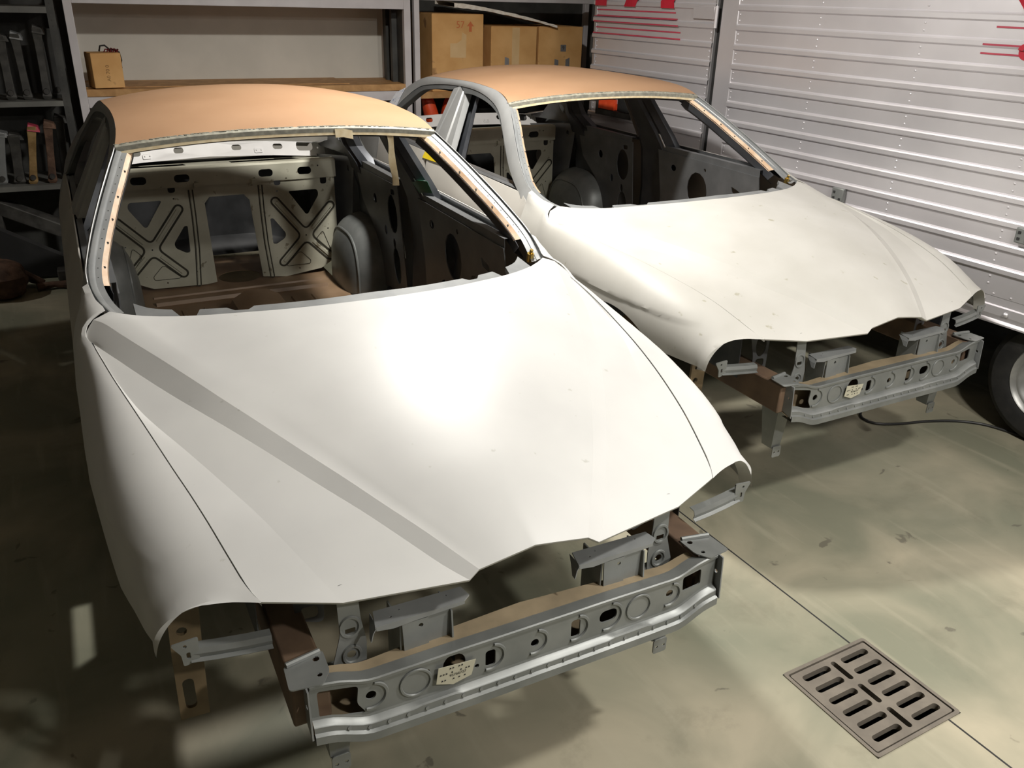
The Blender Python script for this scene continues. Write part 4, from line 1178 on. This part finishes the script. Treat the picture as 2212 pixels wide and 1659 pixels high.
TA = math.radians(-58.5)
T0 = Vector((3.53527, 2.16642, 0)); TD = Vector((math.cos(TA), math.sin(TA), 0)); TN = Vector((-math.sin(TA), math.cos(TA), 0))   # TN points into the trailer
TR = Matrix.Rotation(TA, 3, 'Z')
def TP(s, dpt, z): return T0 + TD * s + TN * dpt + Vector((0, 0, z))
def tbox(g, s0, s1, d0, d1, z0, z1): g.box(TP((s0 + s1) / 2, (d0 + d1) / 2, (z0 + z1) / 2), (abs(s1 - s0), abs(d1 - d0), abs(z1 - z0)), TR)

HC = 3.5
g = G(); sbox(g, -6, 9, 0.80, 0.92, 0, HC); struct(g.build('wall_back', 'wall', smooth=False))
g = G(); g.box((-5.6, 1.0, HC / 2), (0.1, 16, HC)); struct(g.build('wall_left', 'wall', smooth=False))
g = G(); g.box((7.6, 1.0, HC / 2), (0.1, 16, HC)); struct(g.build('wall_right', 'wall', smooth=False))
g = G(); g.box((1, -6.0, HC / 2), (14, 0.1, HC)); struct(g.build('wall_front', 'wall', smooth=False))
g = G(); g.box((1, 2.0, HC + 0.05), (15, 17, 0.1)); struct(g.build('ceiling', 'ceiling', smooth=False))

# ================================================================== WHITE SHELVING
t = thing('storage_shelf', 'white steel shelving with a wooden board and pale back panel behind the nearer car', 'shelf', SP(0.55, 0.3, 0))
inv = t.matrix_world.inverted()
t.location = (0, 0, 0)
def frame_unit(root, s0, s1, dep, zt, zb, post=0.055, back=True, boards=True):
    for s in (s0, s1 - post):
        for dd in (0.0, dep - 0.05):
            g = G(); sbox(g, s, s + post, dd, dd + 0.05, 0, zt + 0.12); g.build('post', 'shelf_white', root, bevel=0.003)
    g = G(); sbox(g, s0 + post, s1 - post, 0.0, 0.05, zt, zt + 0.075); g.build('top_beam', 'shelf_white', root, bevel=0.003)
    g = G(); sbox(g, s0 + post, s1 - post, 0.004, 0.05, zb - 0.125, zb - 0.052); g.build('shelf_beam', 'shelf_white', root, bevel=0.003)
frame_unit(t, -0.68, 1.795, 0.62, 1.874, 1.316)
g = G(); sbox(g, -0.625, 1.74, 0.0, 0.60, 1.267, 1.316); g.build('shelf_board', 'wood', t, bevel=0.002)
g = G(); sbox(g, -0.625, 1.30, 0.10, 0.60, 1.3165, 1.322); g.build('board_sheet', 'wood', t)
g = G(); sbox(g, -0.68, 1.795, 0.60, 0.615, 0.30, 2.2); g.build('back_panel', 'shelf_back', t)
g = G(); sbox(g, 1.742, 1.746, 0.05, 0.58, 1.316, 1.99)
for q in (0.2, 0.36): sbox(g, 1.70, 1.742, q, q + 0.05, 1.316, 1.99)
g.build('side_panel', 'shelf_dark', t)
g = G(); sbox(g, -0.625, 1.74, 0.02, 0.60, 1.95, 1.99); g.build('shelf_board', 'wood', t)
g = G(); sbox(g, -0.625, 1.74, 0.02, 0.60, 0.55, 0.59); g.build('shelf_board', 'shelf_dark', t)

t2 = thing('storage_shelf', 'white steel shelving holding the big cardboard boxes behind the farther car', 'shelf', (0, 0, 0))
for s in (1.825, 3.70):
    for dd in (0.0, 0.55):
        g = G(); sbox(g, s, s + 0.045, dd, dd + 0.05, 0, 2.2); g.build('post', 'shelf_white', t2, bevel=0.003)
g = G(); sbox(g, 1.87, 3.70, 0.0, 0.05, 1.945, 2.03); g.build('top_beam', 'shelf_white', t2, bevel=0.003)
g = G(); sbox(g, 1.87, 3.70, 0.0, 0.60, 1.20, 1.25); g.build('shelf_board', 'wood', t2)
g = G(); sbox(g, 1.87, 3.70, 0.0, 0.60, 0.95, 0.985); g.build('shelf_board', 'shelf_dark', t2)
g = G(); sbox(g, 1.825, 3.745, 0.60, 0.615, 0.3, 2.2); g.build('back_panel', 'shelf_dark', t2)

# ------------------------------------------------------------------ cardboard boxes
def carton(s0, s1, d0, d1, z0, z1, label, marks=None, pale=None):
    c = thing('cardboard_box', label, 'box', SP((s0 + s1) / 2, (d0 + d1) / 2, z0), SA, 'cardboard boxes on the shelves')
    W, Dp, Hh = s1 - s0, d1 - d0, z1 - z0
    g = G()
    g.box((0, 0, Hh / 2), (W, Dp, Hh))
    g.build('body', 'card', c, smooth=False, bevel=0.004)
    g = G()
    g.box((0, -Dp * 0.25 - 0.002, Hh + 0.002), (W - 0.004, Dp * 0.5 - 0.006, 0.004)); g.box((0, Dp * 0.25 + 0.002, Hh + 0.002), (W - 0.004, Dp * 0.5 - 0.006, 0.004))
    g.build('flap', 'card', c, smooth=False)
    return c, W, Dp, Hh
def mark(c, Dp, quads, mat, name='print', off=0.0012):
    g = G()
    for q in quads:
        n = len(q)
        g.add([(x, -Dp / 2 - off, z) for x, z in q], [tuple(range(n))])
    return g.build(name, mat, c, smooth=False)
c, W, Dp, Hh = carton(1.985, 2.441, 0.03, 0.53, 1.25, 1.845, 'tallest brown cardboard box with a pale torn label, leftmost of the big boxes')
mark(c, Dp, [[(-0.07, 0.265), (0.07, 0.262), (0.075, 0.44), (0.035, 0.46), (0.03, 0.40), (-0.01, 0.375), (-0.07, 0.375)]], 'card_pale', 'torn_label')
def arrow(cx, cz, k): return [[(cx - 0.010 * k, cz - 0.03 * k), (cx + 0.010 * k, cz - 0.03 * k), (cx + 0.010 * k, cz + 0.005 * k), (cx - 0.010 * k, cz + 0.005 * k)], [(cx - 0.026 * k, cz + 0.005 * k), (cx + 0.026 * k, cz + 0.005 * k), (cx, cz + 0.036 * k)]]
vs, fs = text_mesh('57', 0.075)
g = G().add([(p[0] + 0.02, -Dp / 2 - 0.0012, p[1] + 0.515) for p in vs], fs)
for q in arrow(0.11, 0.50, 1.2): g.add([(x, -Dp / 2 - 0.0012, z) for x, z in q], [tuple(range(len(q)))])
g.build('print', 'faded_red', c, smooth=False)
c, W, Dp, Hh = carton(2.512, 2.942, 0.03, 0.53, 1.25, 1.755, 'plain brown cardboard box with one blue-grey mark, middle of the three big boxes')
mark(c, Dp, [[(-0.085, 0.19), (-0.045, 0.175), (-0.045, 0.255), (-0.085, 0.27)]], 'alu_dull')
vs, fs = text_mesh('3F', 0.05)
G().add([(p[0] - 0.0, -Dp / 2 - 0.0012, p[1] + 0.12) for p in vs], fs).build('print', 'ink', c, smooth=False)
mark(c, Dp, [[(-0.02, 0.2), (0.05, 0.2), (0.05, 0.5), (-0.02, 0.5)]], 'card_pale', 'packing_tape')
c, W, Dp, Hh = carton(2.962, 3.392, 0.03, 0.53, 1.25, 1.758, 'brown cardboard box with several dark printed symbols, rightmost of the three big boxes')
mark(c, Dp, [[(-0.055, 0.185), (-0.015, 0.175), (-0.015, 0.24), (-0.055, 0.25)], [(0.055, 0.18), (0.095, 0.19), (0.095, 0.26), (0.055, 0.245)], [(0.0, 0.31), (0.055, 0.31), (0.055, 0.365), (0.0, 0.365)]], 'alu_dull')
vs, fs = text_mesh('9', 0.045)
G().add([(p[0] + 0.028, -Dp / 2 - 0.002, p[1] + 0.338) for p in vs], fs).build('print', 'ink', c, smooth=False)
mark(c, Dp, [[(0.0, 0.13), (0.03, 0.14), (0.045, 0.18), (0.015, 0.17)], [(0.01, 0.06), (0.04, 0.06), (0.03, 0.13), (0.018, 0.12)]], 'ink')
c, W, Dp, Hh = carton(-0.585, -0.383, 0.02, 0.20, 1.322, 1.552, 'small tan cardboard box with wires sticking out, alone on the wooden shelf board')
c.rotation_euler.z = SA + math.radians(12)
vs, fs = text_mesh('A0 70 0', 0.034)
G().add([(p[1] * -1 + 0.0, -Dp / 2 - 0.0012, p[0] + 0.10) for p in vs], fs).build('print', 'faded_print', c, smooth=False)
w = tag(G().tube([SP(-0.50, 0.10, 1.565), SP(-0.49, 0.08, 1.60), SP(-0.46, 0.08, 1.603), SP(-0.43, 0.10, 1.575), SP(-0.40, 0.12, 1.57), SP(-0.37, 0.14, 1.555), SP(-0.362, 0.14, 1.50), SP(-0.368, 0.14, 1.45), SP(-0.378, 0.13, 1.43)], 0.006, 8).build('cable', 'cable'),
        'dark cable curling out of the small cardboard box', 'cable')
g = G()
for k in range(5): g.tube([SP(-0.47 + 0.02 * k, 0.10, 1.558), SP(-0.46 + 0.02 * k, 0.09, 1.585 - 0.004 * abs(k - 2)), SP(-0.44 + 0.016 * k, 0.11, 1.575), SP(-0.43 + 0.012 * k, 0.12, 1.558)], 0.005, 6)
tag(g.build('wire_bundle', 'red_wire'), 'bundle of dark red wires lying on top of the small cardboard box', 'wire')
# torn board lying over the boxes
rows = []
for k in range(25):
    f = k / 24
    s = 2.16 + 0.95 * f
    z = 1.895 - 0.005 * f - 0.135 * f ** 1.5
    th = 0.034 - 0.018 * f
    rows.append([SP(s, -0.02 + random.uniform(-0.006, 0.006), z + random.uniform(-0.003, 0.003)), SP(s, -0.02 + random.uniform(-0.006, 0.006), z + th + random.uniform(-0.003, 0.003)), SP(s, 0.42, z + th + 0.02), SP(s, 0.42, z + 0.02)])
tag(G().grid(rows, True).build('torn_board', 'plaster_white', smooth=False), 'bent board with a torn white edge lying across the cardboard boxes', 'board')
# orange bags on the lower shelf, seen through the farther car
for k, (s, wd_, hh, lean) in enumerate(((2.00, 0.13, 0.235, 0.06), (2.16, 0.10, 0.20, -0.03), (2.30, 0.11, 0.22, 0.02))):
    g = G()
    rows = []
    for i in range(8):
        f = i / 7
        ww = wd_ * (1 - 0.35 * f ** 3) / 2
        dd = 0.07 * (1 - 0.7 * f ** 2)
        rows.append([SP(s + lean * (0.5 - f) + ww * math.cos(a) * (1 + 0.1 * math.sin(5 * a + k)), 0.14 + dd * math.sin(a), 0.985 + hh * f) for a in [2 * PI * j / 14 for j in range(14)]])
    g.grid(rows, True)
    g.f.append(tuple(range(7 * 14, 8 * 14))); g.f.append(tuple(range(13, -1, -1)))
    tag(g.build('plastic_bag', 'paint_orange', angle=50), ('orange plastic bag on the lower shelf, leftmost of three', 'small orange plastic bag on the lower shelf, between two taller ones', 'orange plastic bag on the lower shelf, rightmost of three')[k], 'bag', 'orange plastic bags on the lower shelf')

# ================================================================== DARK PARTS RACK
rk = thing('parts_rack', 'dark slotted steel rack full of old car parts at the left', 'rack', (0, 0, 0))
RS0, RS1, RD = -2.4, -0.735, -0.02
for s in (RS1 - 0.05, RS0):
    for dd in (RD, RD + 0.5):
        g = G(); sbox(g, s, s + 0.05, dd, dd + 0.05, 0, 2.4); g.build('post', 'shelf_dark', rk, smooth=False)
g = G()
for k in range(44): sbox(g, RS1 - 0.030, RS1 - 0.023, RD - 0.001, RD + 0.002, 0.5 + 0.035 * k, 0.511 + 0.035 * k)
g.build('post_slot', 'old_steel', rk, smooth=False)
for z0, z1, fr_ in ((1.81, 1.85, 'shelf_white'), (1.212, 1.247, 'shelf_white'), (0.64, 0.675, 'shelf_white')):
    g = G(); sbox(g, RS0, RS1 - 0.05, RD, RD + 0.55, z0, z1); g.build('shelf_board', 'rack_board', rk, smooth=False)
g = G(); sbox(g, RS0, RS1, RD + 0.56, RD + 0.57, 0, 2.4); g.build('back_panel', 'shelf_dark', rk, smooth=False)

def strut(s, dpt, z, h, lean, mat, label, head=True, wd=0.045, group='old steel arms on the upper rack shelf', cap=None):
    o = thing('suspension_arm', label, 'car part', SP(s, dpt, z), SA, group)
    g = G()
    rows = []
    for f, k, dy in ((0, 0.8, 0), (0.05, 1.15, 0), (0.12, 0.95, 0), (0.45, 0.85, 0.0), (0.8, 0.95, 0.0), (0.93, 1.1, -0.01), (1.0, 1.0, -0.02)):
        x, zz, a, b = lean * f, h * f, wd * k, wd * 0.55 * k
        rows.append([(x - a / 2, dy - b, zz), (x + a / 2, dy - b, zz), (x + a / 2, dy + b, zz), (x + a / 4, dy + b * 0.4, zz), (x - a / 4, dy + b * 0.4, zz), (x - a / 2, dy + b, zz)])
    g.grid(rows, True)
    n = len(rows) * 6
    g.f.append(tuple(range(n - 6, n))); g.f.append((5, 4, 3, 2, 1, 0))
    g.build('arm', mat, o, angle=30, bevel=0.004)
    if head:
        g = G().hexa([(lean - wd * 0.6, -0.05, h * 0.93), (lean + wd * 0.9, -0.05, h * 0.90), (lean + wd * 0.9, 0.04, h * 0.93), (lean - wd * 0.6, 0.04, h * 0.96)],
                     [(lean - wd * 0.4, -0.03, h * 1.04), (lean + wd * 0.7, -0.03, h * 0.985), (lean + wd * 0.7, 0.05, h * 1.0), (lean - wd * 0.4, 0.05, h * 1.05)])
        g.build('bracket', cap or mat, o, smooth=False, bevel=0.004)
    g = G().lathe([(0, 0.012), (0.018, 0.012), (0.02, 0.0), (0.02, -0.03)], Matrix.Translation((lean * 0.1, -wd * 0.6, h * 0.12)) @ Matrix.Rotation(PI / 2, 4, 'X'), 12)
    g.build('bush', 'old_steel', o)
    return o
places = ('leaning grey steel arm at the left end of the upper rack shelf', 'grey steel arm with a pale bracket head on the upper rack shelf', 'long grey steel arm with an angled top on the upper rack shelf', 'dark wide steel arm beside the rack post on the upper shelf')
strut(-1.10, 0.10, 1.247, 0.42, 0.0, 'old_steel', places[0], wd=0.06)
strut(-1.00, 0.10, 1.247, 0.43, -0.01, 'old_steel', places[1], wd=0.055, cap='frame')
strut(-0.88, 0.10, 1.247, 0.47, 0.01, 'old_steel', places[2], wd=0.055)
strut(-0.81, 0.22, 1.247, 0.46, 0.0, 'shelf_dark', places[3], wd=0.07, head=False)
strut(-1.22, 0.12, 1.247, 0.40, 0.02, 'shelf_dark', 'black steel arm cut by the left edge of the picture on the upper rack shelf', wd=0.06)
strut(-1.075, 0.06, 0.675, 0.40, 0.06, 'ochre_bar', 'dirty ochre bar with a red top on the lower rack shelf', wd=0.055, group='bars on the lower rack shelf', cap='red_line')
strut(-0.95, 0.06, 0.675, 0.42, 0.04, 'rust', 'rusty brown bar beside the red topped one on the lower rack shelf', wd=0.055, group='bars on the lower rack shelf')
strut(-1.16, 0.10, 0.675, 0.34, 0.02, 'old_steel', 'dark steel bar left of the red topped one on the lower rack shelf', wd=0.07, group='bars on the lower rack shelf')
strut(-1.27, 0.10, 0.675, 0.36, 0.05, 'frame', 'worn grey bracket piece at the left end of the lower rack shelf', wd=0.06, group='bars on the lower rack shelf')
strut(-0.86, 0.20, 0.675, 0.44, 0.02, 'shelf_dark', 'black steel bar nearest the rack post on the lower shelf', wd=0.06, group='bars on the lower rack shelf')
# things on the floor by the rack
def blob(name, c, r, mat, label, cat, seed, n=14, group=None):
    rnd = random.Random(seed)
    g = G()
    rows = []
    for i in range(n + 1):
        th = PI * i / n
        rows.append([(c[0] + r[0] * math.sin(th) ** 0.6 * math.cos(a) * rnd.uniform(0.88, 1.08), c[1] + r[1] * math.sin(th) ** 0.6 * math.sin(a) * rnd.uniform(0.88, 1.08), c[2] + r[2] * math.cos(th)) for a in [2 * PI * j / 16 for j in range(16)]] if 0 < i < n else [(c[0], c[1], c[2] + r[2] * math.cos(th))] * 16)
    g.grid(rows, True)
    return tag(g.build(name, mat, angle=25), label, cat, group)
p = SP(-1.36, -0.42, 0); blob('gearbox_casing', (p.x, p.y, 0.13), (0.17, 0.16, 0.13), 'rust', 'lumpy rusty gearbox casing on the floor at the left edge', 'car part', 3)
g = G().hexa([SP(-1.55, -0.20, 0.27), SP(-1.45, -0.28, 0.27), SP(-1.12, -0.30, 0.015), SP(-1.20, -0.20, 0.015)], [SP(-1.55, -0.20, 0.32), SP(-1.45, -0.28, 0.32), SP(-1.10, -0.30, 0.06), SP(-1.18, -0.20, 0.06)])
tag(g.build('rusty_beam', 'rust', smooth=False, bevel=0.006), 'rusty beam leaning down to the floor beside the gearbox casing', 'car part')
g = G().hexa([SP(-1.42, 0.08, 0.50), SP(-1.42, 0.16, 0.52), SP(-0.78, 0.16, 0.20), SP(-0.78, 0.08, 0.16)], [SP(-1.40, 0.08, 0.60), SP(-1.40, 0.16, 0.62), SP(-0.76, 0.16, 0.30), SP(-0.76, 0.08, 0.26)])
g.box(SP(-0.80, 0.12, 0.11), (0.08, 0.08, 0.22), ZR); g.box(SP(-1.36, 0.12, 0.26), (0.08, 0.08, 0.52), ZR)
tag(g.build('subframe_beam', 'old_steel', smooth=False, bevel=0.008), 'grey steel subframe beam slanting under the lower rack shelf', 'car part')
g = G().hexa([SP(-1.40, -0.06, 0.42), SP(-1.40, -0.03, 0.44), SP(-0.85, -0.03, 0.10), SP(-0.85, -0.06, 0.08)], [SP(-1.45, -0.06, 0.05), SP(-1.45, -0.03, 0.05), SP(-0.95, -0.03, 0.0), SP(-0.95, -0.06, 0.0)])
tag(g.build('black_panel', 'black', smooth=False), 'black sheet panel leaning in front of the slanting subframe beam', 'panel')
g = G().tube([SP(-1.16, -0.36, 0.03), SP(-1.05, -0.34, 0.035), SP(-0.96, -0.36, 0.03)], [0.03, 0.022, 0.03], 10)
g.tube([SP(-1.00, -0.36, 0.03), SP(-0.92, -0.30, 0.03)], 0.02, 8)
tag(g.build('shaft_piece', 'rust'), 'short rusty shaft piece lying on the floor near the rack', 'car part')
g = G().box(SP(-0.85, -0.10, 0.04), (0.36, 0.12, 0.08), ZR)
tag(g.build('floor_block', 'old_steel', smooth=False, bevel=0.01), 'low grey block lying on the floor under the rack', 'block')

# ================================================================== TRAILER
tr = thing('trailer', 'silver ribbed aluminium trailer with red lettering along the right side', 'trailer', (0, 0, 0))
ZK = [1.986 - 0.1133 * k for k in range(-6, 12)]
def ribbed(s0, s1, zlo, zhi, name, rivs):
    prof = [(zhi, 0.0)]
    for zk in ZK:
        if zk > zhi - 0.01 or zk < zlo + 0.06: continue
        prof += [(zk, 0.0), (zk - 0.006, -0.010), (zk - 0.013, -0.0145), (zk - 0.034, -0.0145), (zk - 0.042, 0.0)]
    prof.append((zlo, 0.0))
    g = G().grid([[TP(s, dd, z) for z, dd in prof] for s in (s0, s1)])
    for s_, z_ in rivs:
        m4 = Matrix.Translation(TP(s_, -0.0005, z_)) @ Matrix.Rotation(TA, 4, 'Z') @ Matrix.Rotation(PI / 2, 4, 'X')
        g.lathe([(0.006, 0), (0.0048, 0.0027), (0.0018, 0.0042), (0.0001, 0.0043)], m4, 8)
    return g.build(name, 'alu', tr, angle=12)
SL, SR = -5.71, 0.9
rv = []
for k in range(4, len(ZK)):
    for dz in (0.018, -0.060):
        for s in (-4.185, -3.56, -2.90, -2.25, -1.6): rv.append((s, ZK[k] + dz))
rv += [(-2.30 + 0.09 * i, 0.712) for i in range(8)]
ribbed(-4.20, SR, 0.70, 2.65, 'side_panel', rv)
rv = []
for k in range(4, 14):
    for dz in (0.018, -0.060): rv += [(-4.425, ZK[k] + dz), (SL + 0.045, ZK[k] + dz)]
dp = ribbed(SL, -4.395, 0.70, 2.65, 'door_panel', rv)
g = G(); tbox(g, -4.345, -4.20, -0.004, 0.06, 0.60, 2.65); g.build('pillar', 'alu', tr, bevel=0.004)
g = G(); tbox(g, -4.395, -4.345, 0.02, 0.05, 0.60, 2.65); g.build('door_gap', 'black', tr, smooth=False)
for a_, b_ in ((SL, SL + 0.03), (-4.41, -4.392)):
    g = G(); tbox(g, a_, b_, -0.004, 0.03, 0.6, 2.65); g.build('door_edge', 'alu_dull', tr, bevel=0.003)
g = G(); tbox(g, SL, SR, 0.03, 2.2, 0.60, 2.66); g.build('body', 'alu_dull', tr, smooth=False)
# lower skirt and bright rail
g = G().grid([[TP(s, dd, z) for z, dd in ((0.71, 0.002), (0.66, 0.002), (0.655, -0.008), (0.615, -0.008), (0.590, 0.0), (0.578, -0.012), (0.570, -0.012), (0.570, 0.05))] for s in (-4.20, SR)])
g.build('bottom_rail', 'alu', tr, angle=10)
def rivet(g, s, z, dd=-0.0005, r=0.006):
    m4 = Matrix.Translation(TP(s, dd, z)) @ Matrix.Rotation(TA, 4, 'Z') @ Matrix.Rotation(PI / 2, 4, 'X')
    g.lathe([(r, 0), (r * 0.8, r * 0.45), (r * 0.3, r * 0.7), (0.0001, r * 0.72)], m4, 8)
g = G(); rivet(g, -2.12, 0.628, -0.010, 0.014); g.build('bolt', 'alu', tr, angle=60)
# hasps
for s0, s1, z0, z1 in ((-3.255, -3.175, 0.965, 1.045), (-2.17, -2.09, 0.985, 1.06)):
    h = G(); tbox(h, s0, s1, -0.03, 0.0, z0, z1); h = h.build('latch', 'metal', tr, bevel=0.006)
    g = G()
    for a, b in ((0.25, 0.7), (0.25, 0.3), (0.75, 0.25)): tbox(g, s0 + (s1 - s0) * a - 0.006, s0 + (s1 - s0) * a + 0.006, -0.034, -0.028, z0 + (z1 - z0) * b - 0.006, z0 + (z1 - z0) * b + 0.006)
    g.build('latch_bolt', 'ink', h, smooth=False)
# hinge plate and bar at the door gap
g = G(); tbox(g, -4.60, -4.40, -0.016, -0.010, 1.89, 1.965); hp = g.build('hinge_plate', 'alu', tr, bevel=0.002)
g = G(); g.tube([TP(-4.375, -0.02, 1.84), TP(-4.375, -0.02, 1.97)], 0.012, 10); g.build('hinge_pin', 'alu', hp)
# wall niche with a red box, seen through the farther car
g = G(); tbox(g, -5.56, -5.12, -0.05, 0.0, 1.18, 1.22); tbox(g, -5.56, -5.54, -0.05, 0.0, 1.18, 1.45); tbox(g, -5.14, -5.12, -0.05, 0.0, 1.18, 1.45); n_ = g.build('holder', 'old_steel', tr, smooth=False)
g = G(); tbox(g, -5.53, -5.34, -0.045, -0.005, 1.225, 1.30); tag_ = g.build('red_insert', 'paint_orange', n_, smooth=False)
g = G(); tbox(g, -5.53, -5.36, -0.03, -0.005, 1.305, 1.42); tbox(g, -5.30, -5.16, -0.04, -0.005, 1.225, 1.42); g.build('dark_insert', 'black', n_, smooth=False)
g = G(); g.tube([TP(-4.96, -0.015, 1.33), TP(-5.02, -0.02, 1.26), TP(-5.03, -0.02, 1.21), TP(-4.98, -0.015, 1.15), TP(-4.93, -0.013, 1.13)], 0.005, 6); g.build('hook_wire', 'cable', tr)
# red vinyl graphics (only what the photo shows)
def proud(z):
    for zk in ZK:
        if zk - 0.046 < z < zk + 0.004:
            return -0.0155
    return -0.0015
def vinyl(name, quads, mat):
    g = G()
    for q in quads:
        zs = sorted(set([min(p[1] for p in q), max(p[1] for p in q)]))
        n = 14
        L_, R_ = q[0:2], q[2:4]
        rows = []
        for k in range(n + 1):
            f = k / n
            a, b = lerp(L_[0], L_[1], f), lerp(R_[0], R_[1], f)
            rows.append([TP(a[0], proud(a[1]) - 0.001, a[1]), TP(b[0], proud(a[1]) - 0.001, b[1])])
        g.grid(rows)
    return g.build(name, mat, tr, smooth=False)
for q in ([(-5.69, 1.945), (-5.69, 2.14), (-5.55, 1.945), (-5.55, 2.14)], [(-5.34, 1.945), (-5.24, 2.14), (-5.21, 1.945), (-5.11, 2.14)], [(-4.93, 1.945), (-4.95, 2.14), (-4.79, 1.945), (-4.83, 2.14)]): vinyl('red_lettering', [q], 'red')
def stripe(s0, s1, z, w_):
    return [(s0, z - w_), (s0, z + w_), (s1, z - w_), (s1, z + w_)]
for s, z in ((-4.785, 1.918), (-4.76, 1.878), (-4.735, 1.838), (-4.72, 1.797), (-4.70, 1.757)): vinyl('red_stripe', [stripe(-5.70, s, z, 0.0045)], 'red_line')
for s, z in ((-2.525, 1.922), (-2.565, 1.845), (-2.575, 1.805)): vinyl('red_stripe', [stripe(s, -1.2, z, 0.004)], 'red_line')
def arc_vinyl(cs, cz, r0, r1, a0, a1, n=24):
    g = G()
    rows = []
    for k in range(n + 1):
        a = math.radians(a0 + (a1 - a0) * k / n)
        rows.append([TP(cs + r * math.cos(a), proud(cz + r * math.sin(a)) - 0.0015, cz + r * math.sin(a)) for r in (r0, (r0 + r1) / 2, r1)])
    g.grid(rows).build('red_lettering', 'red', tr, smooth=False)
arc_vinyl(-2.22, 2.21, 0.22, 0.288, 0, 360, 48)
arc_vinyl(-2.355, 1.822, 0.012, 0.036, 110, 330)
# wheel
wc = TP(-1.855, 0.10, 0.335)
wm = Matrix.Translation(wc) @ Matrix.Rotation(TA, 4, 'Z') @ Matrix.Rotation(PI / 2, 4, 'X')
g = G().lathe([(0.20, 0.02), (0.205, 0.035), (0.23, 0.045), (0.29, 0.040), (0.322, 0.015), (0.334, -0.02), (0.334, -0.14), (0.322, -0.175), (0.28, -0.20), (0.20, -0.18)], wm, 48)
wheel = g.build('wheel', 'rubber', tr)
g = G().lathe([(0.205, 0.030), (0.198, 0.036), (0.190, 0.030), (0.180, 0.012), (0.172, 0.010), (0.168, 0.0), (0.150, -0.02), (0.145, -0.03), (0.125, -0.028), (0.085, 0.0), (0.06, 0.004), (0.055, 0.02), (0.0001, 0.025)], wm, 48)
g.cur = 1
for k in range(14):
    a = 2 * PI * k / 14
    c = wm @ Vector((0.128 * math.cos(a), 0.128 * math.sin(a), -0.026)); c2 = wm @ Vector((0.128 * math.cos(a), 0.128 * math.sin(a), -0.018))
    g.tube([c, c2], 0.013, 10)
g.build('rim', ['rim', 'black'], wheel)
g = G(); g.tube([TP(-1.855, 0.15, 0.335), TP(-1.855, 2.0, 0.335)], 0.04, 12); tbox(g, -1.95, -1.75, 0.2, 2.0, 0.42, 0.60); g.build('axle', 'black', tr)
# cable on the floor by the wheel
pts = [(1.90, 4.15, 0.012), (1.86, 4.05, 0.008), (1.90, 3.98, 0.008), (2.03, 3.98, 0.008), (2.20, 4.02, 0.008), (2.38, 4.03, 0.008), (2.52, 3.98, 0.008), (2.75, 3.72, 0.008), (3.0, 3.4, 0.008)]
tag(G().tube(resample(pts, 40), 0.007, 8).build('cable', 'cable'), 'black cable snaking over the concrete towards the trailer wheel', 'cable')

# ------------------------------------------------------------------ ceiling light fittings (the lamps that light the room, and the added spot)
for loc, lab in ((LAMP_REAR, 'ceiling lamp between the roofs of the two car shells'), (LAMP_FRONT, 'ceiling lamp over the floor in front of the farther car shell'), (LAMP_SIDE, 'ceiling lamp to the right of the photographer'), (LAMP_LEFT, 'spot lamp by the left wall pointing at the floor by the parts rack')):
    l = thing('ceiling_lamp', lab, 'lamp', loc)
    g = G().lathe([(0.03, 0.5), (0.03, 0.10), (0.17, 0.05), (0.175, 0.005), (0.165, 0.005), (0.15, 0.04), (0.0001, 0.05)], Matrix.Identity(4), 24)
    g.build('lamp_shade', 'shelf_white', l)
